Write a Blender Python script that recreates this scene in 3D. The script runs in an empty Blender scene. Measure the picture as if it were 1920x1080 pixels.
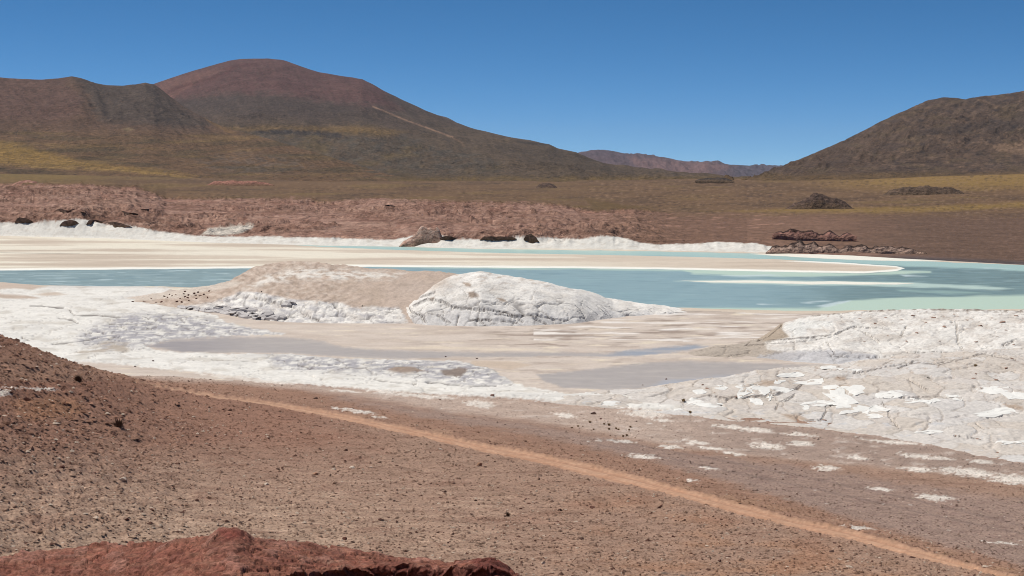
import bpy, bmesh, math, random
import numpy as np
random.seed(5); rng = np.random.default_rng(11)
sc = bpy.context.scene
col = sc.collection
# ------------------------------------------------------------------ camera, sky, sun, exposure
F = 2788.0; H = 25.0; A = math.atan(210 / F); cA, sA = math.cos(A), math.sin(A)
cam = bpy.data.cameras.new('camera'); co = bpy.data.objects.new('camera', cam); col.objects.link(co)
cam.sensor_width = 36; cam.lens = 36 * F / 1920; cam.clip_start = .5; cam.clip_end = 60000
co.location = (0, 0, H); co.rotation_euler = (math.pi / 2 - A, 0, 0); sc.camera = co
SUN_AZ = math.radians(-66)          # from +Y (view direction) towards +X
SUN_EL = math.radians(65)
world = bpy.data.worlds.new('World'); sc.world = world; world.use_nodes = True
nt = world.node_tree; bg = nt.nodes['Background']
sky = nt.nodes.new('ShaderNodeTexSky'); sky.sky_type = 'NISHITA'; sky.sun_disc = False
sky.sun_elevation = SUN_EL; sky.sun_rotation = SUN_AZ
sky.altitude = 5500; sky.air_density = .55; sky.dust_density = 0; sky.ozone_density = 3.8
hs = nt.nodes.new('ShaderNodeHueSaturation'); hs.inputs['Saturation'].default_value = 1.2; hs.inputs['Hue'].default_value = .491
nt.links.new(sky.outputs[0], hs.inputs['Color']); nt.links.new(hs.outputs[0], bg.inputs[0]); bg.inputs[1].default_value = 0.107
sd = bpy.data.lights.new('sun', 'SUN'); so = bpy.data.objects.new('sun', sd); col.objects.link(so)
sd.energy = 4.3; sd.angle = math.radians(.5); sd.color = (1, .96, .9)
sv = (math.sin(SUN_AZ) * math.cos(SUN_EL), math.cos(SUN_AZ) * math.cos(SUN_EL), math.sin(SUN_EL))
from mathutils import Vector
so.rotation_euler = Vector(sv).to_track_quat('Z', 'Y').to_euler(); so.location = (-80, 60, 200)
sc.view_settings.view_transform = 'Standard'; sc.view_settings.look = 'None'
sc.cycles.filter_width = 1.0
sc.view_settings.gamma = 1; sc.view_settings.exposure = 0.0; sc.view_settings.use_curve_mapping = False

# ------------------------------------------------------------------ helpers: projection, noise, zones
def proj(x, y, z):
    vz = z - H; dep = y * cA - vz * sA; up = y * sA + vz * cA
    dep = np.maximum(dep, .1)
    return 960 + F * x / dep, 540 - F * up / dep
def at_y(px, py, y):
    v = (540 - np.asarray(py, float)) / F; t = y / (cA + v * sA)
    return (np.asarray(px, float) - 960) / F * t, y, H + t * (-sA + v * cA)
def at_z(px, py, z):
    v = (540 - np.asarray(py, float)) / F; t = (z - H) / (-sA + v * cA)
    return (np.asarray(px, float) - 960) / F * t, t * (cA + v * sA), z
def z_of(py, y):
    return at_y(960., py, y)[2]
def y_of(py, z=0.):
    return at_z(960., py, z)[1]
def h32(ix, iy, s):
    with np.errstate(over='ignore'):
        h = (ix.astype(np.uint32) * np.uint32(374761393)) ^ (iy.astype(np.uint32) * np.uint32(668265263)) ^ np.uint32((s * 2246822519 + 3266489917) & 0xffffffff)
        h = (h ^ (h >> np.uint32(13))) * np.uint32(1274126177)
        h = (h ^ (h >> np.uint32(16))) * np.uint32(2654435761)
        return h ^ (h >> np.uint32(15))
def u01(h): return (h & np.uint32(0xffff)).astype(np.float64) / 65535.
def gn(x, y, s=0):
    xi = np.floor(x); yi = np.floor(y); fx = x - xi; fy = y - yi
    xi = xi.astype(np.int64); yi = yi.astype(np.int64)
    ux = fx * fx * fx * (fx * (fx * 6 - 15) + 10); uy = fy * fy * fy * (fy * (fy * 6 - 15) + 10)
    def g(a, b):
        an = u01(h32(xi + a, yi + b, s)) * 6.2831853
        return np.cos(an) * (fx - a) + np.sin(an) * (fy - b)
    n0 = g(0, 0); n0 = n0 + ux * (g(1, 0) - n0); n1 = g(0, 1); n1 = n1 + ux * (g(1, 1) - n1)
    return 1.5 * (n0 + uy * (n1 - n0))
def fbm(x, y, o=4, s=0, g=.5):
    r = 0; a = 1; t = 0
    for i in range(o):
        r = r + a * gn(x, y, s + i); t += a; a *= g; x = x * 2.03 + 7.1; y = y * 2.03 + 3.3
    return r / t * 1.3
def ridged(x, y, o=4, s=0, g=.55):
    r = 0; a = 1; t = 0
    for i in range(o):
        r = r + a * (1 - np.abs(gn(x, y, s + i)) * 2); t += a; a *= g; x = x * 2.03 + 7.1; y = y * 2.03 + 3.3
    return r / t
def voro(x, y, s=0):
    xi = np.floor(x).astype(np.int64); yi = np.floor(y).astype(np.int64)
    f1 = np.full(x.shape, 9.); f2 = f1.copy(); idv = np.zeros(x.shape)
    for a in (-1, 0, 1):
        for b in (-1, 0, 1):
            h = h32(xi + a, yi + b, s); h2 = h32(xi + a, yi + b, s + 77)
            d = np.hypot(xi + a + .1 + .8 * u01(h) - x, yi + b + .1 + .8 * u01(h2) - y)
            c = d < f1
            f2 = np.where(c, f1, np.minimum(f2, d)); idv = np.where(c, u01(h >> np.uint32(8)), idv); f1 = np.where(c, d, f1)
    return f1, f2 - f1, idv
def ss(a, b, x):
    t = np.clip((x - a) / (b - a), 0, 1); return t * t * (3 - 2 * t)
def li(x, pts):
    p = np.array(pts, float); return np.interp(x, p[:, 0], p[:, 1])
def sdf(px, py, poly, m=40):
    """signed distance (pixels of the photo's survey grid), positive inside"""
    P = np.array(poly, float); out = np.full(px.shape, -999.)
    k = (px > P[:, 0].min() - m) & (px < P[:, 0].max() + m) & (py > P[:, 1].min() - m) & (py < P[:, 1].max() + m)
    x = px[k]; y = py[k]
    if x.size == 0: return out
    d = np.full(x.shape, 1e9); ins = np.zeros(x.shape, bool)
    for (x0, y0), (x1, y1) in zip(P, np.roll(P, -1, 0)):
        ex, ey = x1 - x0, y1 - y0; l = ex * ex + ey * ey + 1e-9
        t = np.clip(((x - x0) * ex + (y - y0) * ey) / l, 0, 1)
        d = np.minimum(d, (x - x0 - t * ex) ** 2 + (y - y0 - t * ey) ** 2)
        if y0 != y1:
            c = ((y0 > y) != (y1 > y)) & (x < ex * (y - y0) / (y1 - y0) + x0); ins ^= c
    out[k] = np.where(ins, 1, -1) * np.sqrt(d); return out
def pline(px, py, pts, m=30):
    """distance to an open line"""
    P = np.array(pts, float); out = np.full(px.shape, 999.)
    k = (px > P[:, 0].min() - m) & (px < P[:, 0].max() + m) & (py > P[:, 1].min() - m) & (py < P[:, 1].max() + m)
    x = px[k]; y = py[k]
    if x.size == 0: return out
    d = np.full(x.shape, 1e9)
    for (x0, y0), (x1, y1) in zip(P[:-1], P[1:]):
        ex, ey = x1 - x0, y1 - y0; l = ex * ex + ey * ey + 1e-9
        t = np.clip(((x - x0) * ex + (y - y0) * ey) / l, 0, 1)
        d = np.minimum(d, (x - x0 - t * ex) ** 2 + (y - y0 - t * ey) ** 2)
    out[k] = np.sqrt(d); return out
KA = 0.93
def C(r, g, b):
    c = np.array([r, g, b], float) / 255
    return np.where(c <= .04045, c / 12.92, ((c + .055) / 1.055) ** 2.4) * KA
def blend(c, m, k):
    m = np.clip(m, 0, 1)[..., None]; return c * (1 - m) + np.asarray(k) * m

# ------------------------------------------------------------------ materials
def nd(t, k, **kw):
    n = t.nodes.new(k)
    for a, b in kw.items(): setattr(n, a, b)
    return n
def ground_mat(name, s1, lo, hi, s2=None, lo2=.9, hi2=1.1, bump=.3, bdist=.05, rough=.95, spec=.15, bs=None, colr=None):
    """own colour x two sizes of grain, with a fine relief"""
    m = bpy.data.materials.new(name); m.use_nodes = True; t = m.node_tree; p = t.nodes['Principled BSDF']
    p.inputs['Roughness'].default_value = rough; p.inputs['Specular IOR Level'].default_value = spec
    tc = nd(t, 'ShaderNodeTexCoord'); L = t.links.new
    if colr is None:
        at = nd(t, 'ShaderNodeAttribute', attribute_name='albedo'); c = at.outputs['Color']
    else:
        rg = nd(t, 'ShaderNodeRGB'); rg.outputs[0].default_value = (*colr, 1); c = rg.outputs[0]
    last = None
    for s, a, b, det in ((s1, lo, hi, 5), (s2, lo2, hi2, 3)):
        if s is None: continue
        n = nd(t, 'ShaderNodeTexNoise'); n.inputs['Scale'].default_value = s; n.inputs['Detail'].default_value = det; n.inputs['Roughness'].default_value = .65
        L(tc.outputs['Object'], n.inputs['Vector'])
        r = nd(t, 'ShaderNodeMapRange'); r.inputs[1].default_value = .32; r.inputs[2].default_value = .68; r.inputs[3].default_value = a; r.inputs[4].default_value = b
        L(n.outputs[0], r.inputs[0])
        v = nd(t, 'ShaderNodeVectorMath', operation='SCALE'); L(c, v.inputs[0]); L(r.outputs[0], v.inputs['Scale']); c = v.outputs[0]
        last = last or n
    L(c, p.inputs['Base Color'])
    if bump:
        if bs:
            last = nd(t, 'ShaderNodeTexNoise'); last.inputs['Scale'].default_value = bs; last.inputs['Detail'].default_value = 4
            L(tc.outputs['Object'], last.inputs['Vector'])
        b = nd(t, 'ShaderNodeBump'); b.inputs['Strength'].default_value = bump; b.inputs['Distance'].default_value = bdist
        L(last.outputs[0], b.inputs['Height']); L(b.outputs[0], p.inputs['Normal'])
    return m
M_gravel = ground_mat('gravel', 6.5, .64, 1.4, .6, .88, 1.14, .8, .08)
M_road = ground_mat('packed_dirt', 3.0, .84, 1.16, .5, .93, 1.07, .3, .04)
M_salt = ground_mat('salt_sand', 2.2, .93, 1.07, .25, .95, 1.05, .25, .05)
M_crust = ground_mat('salt_crust', 1.3, .88, 1.08, .35, .93, 1.05, .5, .12)
M_rock = ground_mat('pale_rock', 2.6, .82, 1.12, .3, .93, 1.05, .8, .13)
M_mud = ground_mat('wet_mud', .5, .94, 1.06, None, bump=.05, bdist=.02, rough=.55, spec=.35)
M_far = ground_mat('far_red_rock', .3, .6, 1.42, .05, .85, 1.15, 1., 2.4)
M_plain = ground_mat('steppe', .3, .72, 1.3, .05, .84, 1.16, .8, 1.2)
M_mtn = ground_mat('mountain_scree', .09, .6, 1.42, .016, .84, 1.16, 1., 9)
M_ledge = ground_mat('red_ledge', 17., .5, 1.5, 3., .75, 1.25, 1., .05)
M_stone = ground_mat('stone', 6., .75, 1.25, None, bump=.4, bdist=.04)

# ------------------------------------------------------------------ mesh building
STATS = {}
def grid_faces(nr, nc):
    i = np.arange((nr - 1) * nc).reshape(nr - 1, nc)[:, :-1].ravel()
    return np.stack([i, i + 1, i + nc + 1, i + nc], 1)
def mesh_np(name, V, Q, mat, color=None, normals=None, origin=None, smooth=True):
    V = np.asarray(V, np.float32); k = Q.shape[1]
    o = np.zeros(3) if origin is None else np.asarray(origin, float)
    me = bpy.data.meshes.new(name)
    me.vertices.add(len(V)); me.vertices.foreach_set('co', (V - o).astype(np.float32).ravel())
    me.loops.add(Q.size); me.loops.foreach_set('vertex_index', Q.astype(np.int32).ravel())
    me.polygons.add(len(Q)); me.polygons.foreach_set('loop_start', np.arange(0, Q.size, k, dtype=np.int32))
    me.polygons.foreach_set('use_smooth', np.full(len(Q), smooth))
    me.update(calc_edges=True)
    if color is not None:
        a = me.attributes.new('albedo', 'FLOAT_COLOR', 'POINT')
        c = np.ones((len(V), 4), np.float32); c[:, :3] = np.clip(color, .005, .92); a.data.foreach_set('color', c.ravel())
    if normals is not None: me.normals_split_custom_set_from_vertices(normals)
    me.materials.append(mat)
    ob = bpy.data.objects.new(name, me); col.objects.link(ob); ob.location = o
    STATS[name] = STATS.get(name, 0) + len(Q) * (k - 2)
    return ob
def vnorm(V, nr, nc):
    G = V.reshape(nr, nc, 3); du = np.gradient(G, axis=1); dv = np.gradient(G, axis=0)
    n = np.cross(du, dv); n /= np.linalg.norm(n, axis=2, keepdims=True) + 1e-12
    n[n[..., 2] < 0] *= -1
    return n.reshape(-1, 3)
def struct(o): o['kind'] = 'structure'; return o
def tag(o, label, cat, group=None):
    o['label'] = label; o['category'] = cat
    if group: o['group'] = group
    return o

# ------------------------------------------------------------------ the lie of the land
CP = []
def cp(px, py, z): x, y, z = at_z(px, py, z); CP.append((float(x), float(y), z))
for a in [(0, 638, 13.2), (50, 655, 12.2), (100, 672, 10.8), (150, 688, 9.2), (200, 701, 7.4), (250, 712, 6.), (290, 721, 4.8), (0, 760, 11.2), (0, 900, 10), (0, 1000, 9.3), (-200, 700, 14), (-200, 900, 12),
          (300, 850, 6.6), (300, 950, 7.2), (300, 780, 5.6), (150, 800, 8.6), (150, 950, 8.6), (600, 800, 4.4), (600, 900, 5), (600, 980, 5.5), (900, 950, 4), (1000, 1070, 4.4),
          (340, 735, 3.2), (640, 782, 3.2), (1000, 857, 3.2), (1300, 930, 3.2), (1600, 1010, 3.3), (1880, 1075, 3.5),
          (1300, 1070, 4), (1900, 1100, 3.8), (2200, 1060, 3.4), (1900, 980, 2.4), (1500, 920, 2.2), (1200, 840, 1.6), (700, 760, 1.6),
          (400, 708, .9), (600, 727, .9), (1000, 758, .8), (1400, 798, .8), (1650, 825, .8), (1900, 872, .8), (2200, 900, .8),
          (200, 690, 1.2), (0, 690, 1.6), (300, 640, .2), (800, 640, .1), (1300, 640, .1), (700, 690, .4), (1200, 700, .05), (1700, 700, .2), (2200, 700, .2), (-300, 640, 1.4),
          (0, 600, 1.3), (200, 600, 1.0), (-300, 580, 1.3)]: cp(*a)
CP += [(0, 0, 23.0), (-12, 16, 18.5), (10, 14, 18), (0, 30, 12.5), (-25, 35, 12.5), (25, 35, 9.5), (0, 46, 7.4), (35, 50, 5.6), (-35, 50, 10.2), (60, 40, 6), (60, 80, 3.4), (-70, 60, 14), (-90, 100, 15), (-80, 130, 8), (-60, 155, 3),
       (-60, 235, .1), (0, 240, 0), (60, 240, 0), (120, 240, 0), (-120, 240, .6), (120, 150, .9), (0, 300, 0), (-100, 300, .1), (100, 300, 0)]
CP = np.array(CP)
def tps(r2): return np.where(r2 > 0, r2 * np.log(r2 + 1e-12) * .5, 0)
_S = 100.
def _fit():
    X = CP[:, :2] / _S; n = len(X); r2 = ((X[:, None] - X[None]) ** 2).sum(2)
    K = tps(r2) + np.eye(n) * 2e-5; P = np.c_[np.ones(n), X]
    M = np.zeros((n + 3, n + 3)); M[:n, :n] = K; M[:n, n:] = P; M[n:, :n] = P.T
    return X, np.linalg.solve(M, np.r_[CP[:, 2], 0, 0, 0])
_X, _W = _fit()
def ztps(x, y):
    x = x / _S; y = y / _S; r = _W[-3] + _W[-2] * x + _W[-1] * y
    for (a, b), w in zip(_X, _W): r = r + w * tps((x - a) ** 2 + (y - b) ** 2)
    return r
SHORE = [(-900, 442), (0, 442), (200, 447), (400, 455), (600, 460), (750, 462), (900, 466), (1200, 470), (1440, 475), (1600, 480), (1700, 486), (1920, 497), (2300, 510), (3000, 520)]
WTOP = [(-900, 418), (0, 415), (60, 416), (100, 411), (160, 409), (200, 419), (245, 421), (300, 432), (350, 437), (400, 441), (480, 441), (600, 443), (740, 447), (770, 440), (800, 434), (830, 440), (850, 446), (950, 447), (980, 441), (1040, 444), (1090, 446), (1130, 439), (1160, 442), (1200, 452), (1240, 456), (1300, 455), (1340, 451), (1420, 454), (1450, 461), (1500, 466), (1600, 472), (1700, 481), (1920, 492), (3000, 515)]
STEP = [(-900, 8), (20, 6), (35, 10), (60, 9), (66, 1), (100, 1), (130, 5), (150, 6), (160, 11), (185, 11), (195, 9), (200, 10), (240, 7), (250, 1), (380, 0), (790, 0), (815, 8), (835, 4), (850, 9), (960, 8), (980, 4), (990, 11), (1030, 9), (1040, 4), (1052, 1), (1120, 0), (1440, 1), (1450, 6), (1530, 7), (1560, 6), (1620, 4), (1700, 1), (1720, 0), (3000, 0)]
RTOP = [(-900, 340), (0, 345), (150, 345), (260, 352), (310, 372), (450, 373), (560, 370), (600, 377), (720, 372), (830, 376), (1000, 380), (1050, 384), (1110, 395), (1180, 392), (1260, 398), (1350, 400), (1920, 397), (3000, 390)]
PEND = [(-900, 322), (0, 325), (300, 330), (600, 338), (1000, 340), (1300, 336), (1500, 335), (1700, 330), (1920, 322), (3000, 310)]
# grid of survey lines: columns by bearing, rows by distance, denser where there is more to see
uc = np.r_[-np.geomspace(3.2, .425, 26)[:-1], np.linspace(-.42, .42, 1040), np.geomspace(.425, 3.2, 26)[1:]]
pxc = 960 + F * uc * 1.0
def march(a, b, hz, s):
    o = [a]
    while o[-1] < b: o.append(o[-1] + max(o[-1] ** 2 * s / (hz * F), .05))
    return o
near = np.r_[np.linspace(5, 58, 22)[:-1], march(58, 170, 18.5, 1.75), march(170, 268, 24.4, 1.5)[1:]]
nc = len(uc)
ds = y_of(li(pxc, SHORE)); 
Wd = 14 + 5 * np.sin(pxc / 70.) + 4 * np.sin(pxc / 23.)
rows = [np.full(nc, d) for d in near]
t0 = near[-1]; k = 150
for i in range(1, k + 1):                 # even in 1/distance across the lake
    f = i / k; rows.append(1 / ((1 - f) / t0 + f / ds))
for o in np.r_[np.arange(1, 34, .85)]: rows.append(ds + o)
lastd = rows[-1]
for f in np.linspace(0, 1, 100)[1:] ** 1.15: rows.append(lastd + (1050 - lastd) * f)
for f in np.linspace(0, 1, 70)[1:]: rows.append(1 / ((1 - f) / 1050 + f / 2700) + 0 * lastd)
for d in (3000, 3500, 4200, 5500, 8000, 12000, 20000): rows.append(np.full(nc, float(d)))
Y = np.array(rows); nr = len(Y); X = Y * uc[None]
Y = Y.ravel(); X = X.ravel()
PX0 = 960 + F * X / (Y * cA + H * sA)
Z = np.zeros_like(Y)
k = Y < 320; zt = np.zeros_like(Y)
zt[k] = ztps(X[k], Y[k])
Z = zt * (1 - ss(225, 300, Y))
# far side
DS = y_of(li(PX0, SHORE)); off = Y - DS
kf = off > -1
pf = PX0[kf]; of = off[kf]; yf = Y[kf]; dsf = DS[kf]
pw = pf + 6 * fbm(pf / 20, of / 14, 3, 3)
wd = 11 + 4 * fbm(pw / 25, pw * 0, 3, 9)
zw = z_of(li(pw, WTOP), dsf + wd) * 1.0
stp = .3 * li(pw, STEP) * dsf / F
zr = z_of(li(pf + 10 * fbm(pf / 40, of * 0, 3, 14), RTOP), 1050.)
ze = z_of(li(pf, PEND), 2700.)
prof = np.clip(of / wd, 0, 1)
zz = np.where(of < wd, np.maximum(zw, .3) * prof ** .9, 0)
o2 = of - wd
z2 = zw + stp * ss(0, 1.8, o2)
r2 = np.clip((yf - dsf - wd) / (1050 - dsf - wd), 0, 1)
zz = np.where(of >= wd, z2 + (zr - z2) * (r2 ** .8) * ss(0, 3, o2), zz)
zz = np.where(yf > 1050, zr + (ze - zr) * np.clip((yf - 1050) / 1650, 0, 1), zz)
redm = ss(1330, 1150, pf) * ss(0, 12, of) * ss(1090, 1000, yf)
amp = redm * 2.1 * (.35 + .9 * ss(-.25, .3, fbm(X[kf] / 110, Y[kf] / 70, 3, 24))) + .2
xx = X[kf]
rl = ridged(xx / 26, yf / 26, 5, 21) - .25
zz += (of > 0) * amp * (1.5 * rl * ss(0, 14, of) + .35 * ridged(xx / 12, yf / 9, 3, 22))
tq = zz / 2.6 + .8 * fbm(xx / 60, yf / 50, 3, 23); fr = tq - np.floor(tq); zz += redm * ss(8, 25, of) * .8 * (ss(.0, .3, fr) - fr)
zz += ss(1000, 1400, yf) * fbm(xx / 160, yf / 200, 5, 33) * 1.3
# white shore: gullied slope
zz += ss(0, 4, of) * ss(wd + 3, wd - 3, of) * (.3 * fbm(xx / 12, yf / 9, 4, 25) + .35 * (ridged(xx / 5, yf / 8, 3, 26) - .3) + .7 * (voro(xx / 6 + .3 * gn(xx / 4, yf / 4, 2), yf / 5, 28)[2] - .5)) * .6 - .5 * ss(0, 8, of)
Z[kf] = np.maximum(zz, .05 * (of > 0))
PX, PY = proj(X, Y, Z)
wx = 7 * fbm(PX / 34, PY / 7, 3, 41); wy = 2.2 * fbm(PX / 55, PY / 9, 3, 42)
QX = PX + wx; QY = PY + wy

LAKE = [(-700, 442), (0, 442.5), (200, 446.5), (400, 455), (600, 460), (750, 462.5), (900, 466.5), (1200, 471), (1440, 476), (1600, 481.5), (1660, 488), (1760, 491), (1920, 497), (2400, 512),
        (2400, 578), (1920, 579.5), (1500, 582.5), (1400, 581), (1250, 576), (1150, 572), (1000, 560), (800, 545), (480, 535), (430, 532), (360, 539), (300, 537), (200, 537), (80, 535), (0, 529), (-700, 527)]
ISLE = [(-700, 441), (0, 442), (200, 446), (420, 452.5), (600, 462.5), (700, 467), (900, 473.5), (1100, 477.5), (1280, 481), (1450, 486), (1600, 493.5), (1680, 499), (1697, 503), (1682, 508), (1620, 512.5), (1500, 510.5), (1300, 506), (1100, 503), (800, 501), (640, 500), (470, 503), (300, 504.5), (0, 507), (-700, 507)]
BAR = [(1275, 526.5), (1400, 525.5), (1500, 527), (1610, 528.5), (1720, 531), (1680, 533.5), (1520, 532.8), (1400, 530), (1330, 529)]
NORTHBAR = [(1400, 476), (1560, 477.5), (1640, 482), (1750, 485), (1815, 489), (1700, 490), (1560, 486), (1470, 480.5)]
CHAN = [(640, 475.7), (700, 475.2), (860, 476.5), (700, 476.6)]
lk = sdf(PX, PY + .4 * wy, LAKE); isl = sdf(PX, PY + .25 * wy, ISLE); bar = sdf(PX, QY * .5 + PY * .5, BAR); nb = sdf(QX, PY + .3 * wy, NORTHBAR)
wet = np.minimum(np.minimum(lk, -isl), np.minimum(-bar, -nb))
flat = (Y > 262) & (off < 0)
Z = np.where(flat & (lk > -3), np.clip(-wet * .06, -.35, .09), Z)

# --- surface zones in front of the lake
CRUST = [(-700, 560), (-100, 548), (0, 545), (60, 540), (100, 537), (150, 534), (250, 537), (330, 541), (300, 550), (235, 561), (300, 571), (400, 590), (430, 605), (470, 615), (540, 628), (430, 632), (330, 637), (270, 648), (300, 658), (420, 663), (560, 665), (640, 673), (760, 674), (850, 677), (915, 690), (960, 715), (1012, 729), (1060, 738), (1180, 736), (1260, 722), (1290, 772), (1190, 767), (1090, 760), (1000, 751), (860, 742), (740, 735), (600, 722), (500, 714), (400, 702), (300, 692), (200, 681), (100, 679), (0, 690), (-700, 720)]
SHOREG = [(100, 678), (200, 680), (400, 702), (600, 722), (860, 742), (1000, 751), (1190, 767), (1400, 790), (1650, 815), (1920, 866), (2300, 900), (2300, 960), (1920, 905), (1700, 880), (1500, 862), (1300, 842), (1150, 816), (1000, 790), (850, 772), (700, 748), (560, 730), (430, 718), (300, 712), (200, 700)]
POOL1 = [(272, 648), (330, 637), (420, 633), (520, 633), (600, 639), (640, 651), (720, 656), (850, 660), (950, 661), (1060, 661), (1140, 663), (1190, 657), (1250, 651), (1310, 647), (1330, 650), (1260, 661), (1200, 668), (1150, 670), (1060, 668), (950, 669), (850, 669), (760, 673), (640, 669), (540, 662), (420, 661), (330, 659)]
POOL2 = [(1006, 702), (1040, 699), (1123, 690), (1207, 680), (1280, 677), (1380, 679), (1480, 684), (1580, 685), (1533, 695), (1413, 703), (1347, 709), (1280, 722), (1223, 727), (1140, 730), (1057, 727), (1020, 714)]
ROADP = [(250, 718, 1.5), (327, 730.5, 2.5), (400, 742.5, 4), (500, 756, 5), (600, 774, 6.5), (640, 782, 7), (760, 808, 8.5), (900, 839, 9), (1000, 858, 11), (1100, 881, 13), (1200, 905, 12.5), (1280, 926, 11), (1380, 953, 13), (1480, 979, 11), (1580, 1000, 12), (1680, 1027, 11), (1780, 1054, 9), (1870, 1078, 5), (2000, 1114, 5)]
ROADC = np.array(ROADP)
rdist = PY - np.interp(PX, ROADC[:, 0], ROADC[:, 1]); rw = .8 * np.interp(PX, ROADC[:, 0], ROADC[:, 2])
road = rw - np.abs(rdist + .6 * wy + 1.6 * gn(PX / 11, PY / 4, 61) + 1.1 * gn(PX / 4, PY / 2, 62)); road = np.where((PX > 250) & (PX < 2000) & (Y < 200), road, -99)
FLECK = [(1305, 830, 25, 4), (1335, 842, 20, 3), (1440, 836, 28, 6), (1375, 851, 22, 3), (1503, 831, 25, 5), (1610, 858, 20, 4), (1550, 877, 22, 5), (1813, 885, 50, 7), (1897, 898, 40, 9), (1753, 932, 34, 5), (1720, 882, 26, 4), (1737, 857, 48, 3), (1673, 828, 60, 2.5), (1843, 867, 20, 4), (1650, 917, 26, 2.5), (900, 758, 26, 6), (1060, 778, 20, 5), (1213, 775, 38, 7), (1207, 857, 28, 4), (790, 742, 60, 3), (720, 735, 30, 3), (673, 772, 30, 3), (712, 782, 16, 2), (1160, 827, 34, 2.5), (1260, 838, 18, 3), (1245, 787, 18, 3), (640, 766, 20, 2), (1370, 800, 30, 3), (1420, 806, 30, 4), (1500, 815, 30, 2.5), (1610, 990, 26, 2.5), (1880, 1018, 30, 2.5), (1330, 878, 18, 2), (1300, 900, 12, 2), (-5, 738, 26, 5), (22, 728, 14, 3), (75, 729, 34, 2), (500, 716, 50, 2.5), (420, 706, 40, 2), (650, 733, 30, 2)]
HILL = Y < li(PX, [(-900, 120), (0, 121), (100, 130), (200, 143), (300, 152), (345, 156), (400, 0)])
cr = sdf(QX + 5 * gn(PX / 10, PY / 4, 47), QY + 2 * gn(PX / 9, PY / 3, 48), CRUST); cr[HILL] = -99; sg = sdf(QX, QY, SHOREG, 60); p1 = sdf(PX + .6 * wx, PY + .45 * wy, POOL1); p2 = sdf(PX + .5 * wx, PY + .6 * wy, POOL2); sg[HILL] = -99
kk = (Y < 330); n = len(Y)
N1 = np.zeros_like(Y); N2 = np.zeros_like(Y); N3 = np.zeros_like(Y)
N1[kk] = fbm(X[kk] / 3.2, Y[kk] / 3.2, 4, 51); N2[kk] = fbm(X[kk] / 14, Y[kk] / 14, 4, 52); N3[kk] = fbm(X[kk] / .8, Y[kk] / .8, 3, 53)
# relief
crm = ss(-1, 5, cr) * (Y < 330)
GREYS = ([(170, 612), (240, 590), (330, 585), (430, 605), (560, 628), (430, 640), (330, 640), (280, 650), (180, 660), (140, 640)], [(500, 668), (640, 672), (830, 676), (920, 692), (960, 718), (880, 722), (760, 706), (640, 700), (520, 690)])
gz0 = np.maximum(sdf(QX, QY, GREYS[0]), sdf(QX, QY, GREYS[1]))
CRKC = [[(128, 580), (140, 591), (173, 593), (223, 596)], [(108, 596), (133, 598), (153, 606)], [(0, 596), (27, 594)], [(100, 646), (147, 643), (187, 633)], [(280, 591), (320, 591)], [(40, 635), (57, 640)], [(60, 573), (120, 578)], [(200, 606), (260, 612)], [(620, 690), (700, 694), (760, 690)], [(560, 684), (600, 690)], [(400, 676), (480, 680)], [(800, 716), (880, 724), (930, 722)], [(700, 712), (780, 720)], [(200, 640), (215, 632), (240, 640)]]
ckc = np.full(n, 999.)
for P in CRKC: ckc = np.minimum(ckc, pline(QX, QY, P))
CX = X + 2.5 * N2; CY = Y + 2.5 * N1
f1, ed, cid = (np.zeros_like(Y) for _ in range(3)); ks = crm > 0
f1[ks], ed[ks], cid[ks] = voro(CX[ks] / 5.5, CY[ks] / 6.5, 5)
e2 = np.ones_like(Y); e2[ks] = voro(CX[ks] / 2.1 + .4 * N3[ks], CY[ks] / 2.1, 6)[1]
Z += crm * (.55 * N2 + .12 * N1 + .18 * (cid - .5) - .2 * ss(.05, 0, ed) - .06 * ss(.08, 0, e2) * (gz0 > -8) + .2) * np.where(PY < 545, .35, 1) * .7
Z = np.where((Y > 200) & (off < 0) & (lk < -1), np.maximum(Z * ss(-1, -14, lk) , .12), Z)
gr = (1 - crm) * ss(-2, 3, -np.maximum(p1, p2)) * ss(230, 160, Y)
hill = ss(500, 150, PX) * ss(650, 700, PY) * (Y < 170)
Z += gr * (.05 * N3 + .06 * N1 + .1 * N2) * ss(2, -3, road) + hill * (.10 * N3 + .16 * N1 + .2 * N2)
Z += ss(-4, -1.2, road) * ss(.6, -1, road) * (.07 + .08 * N3); Z -= .07 * ss(.22, .08, np.abs(np.abs(rdist) / rw - .48)) * (road > 0); Z -= .06 * ss(-1, 4, road) + .05 * ss(-2, 2, np.maximum(p1, p2)) * (Y < 262)
Z = np.where((Y > 195) & (Y < 262) & (crm < .01) & (np.maximum(p1, p2) < -3), Z + .05 * N2, Z)

# ------------------------------------------------------------------ colour of the ground itself, plus painted crease shade on the red slope
n = len(Y); alb = np.tile(C(142, 119, 104), (n, 1))
B1 = fbm(PX / 160, PY / 30, 4, 71); B2 = fbm(PX / 50, PY / 8, 4, 72); B3 = fbm(PX / 12, PY / 3.2, 3, 73)
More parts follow.
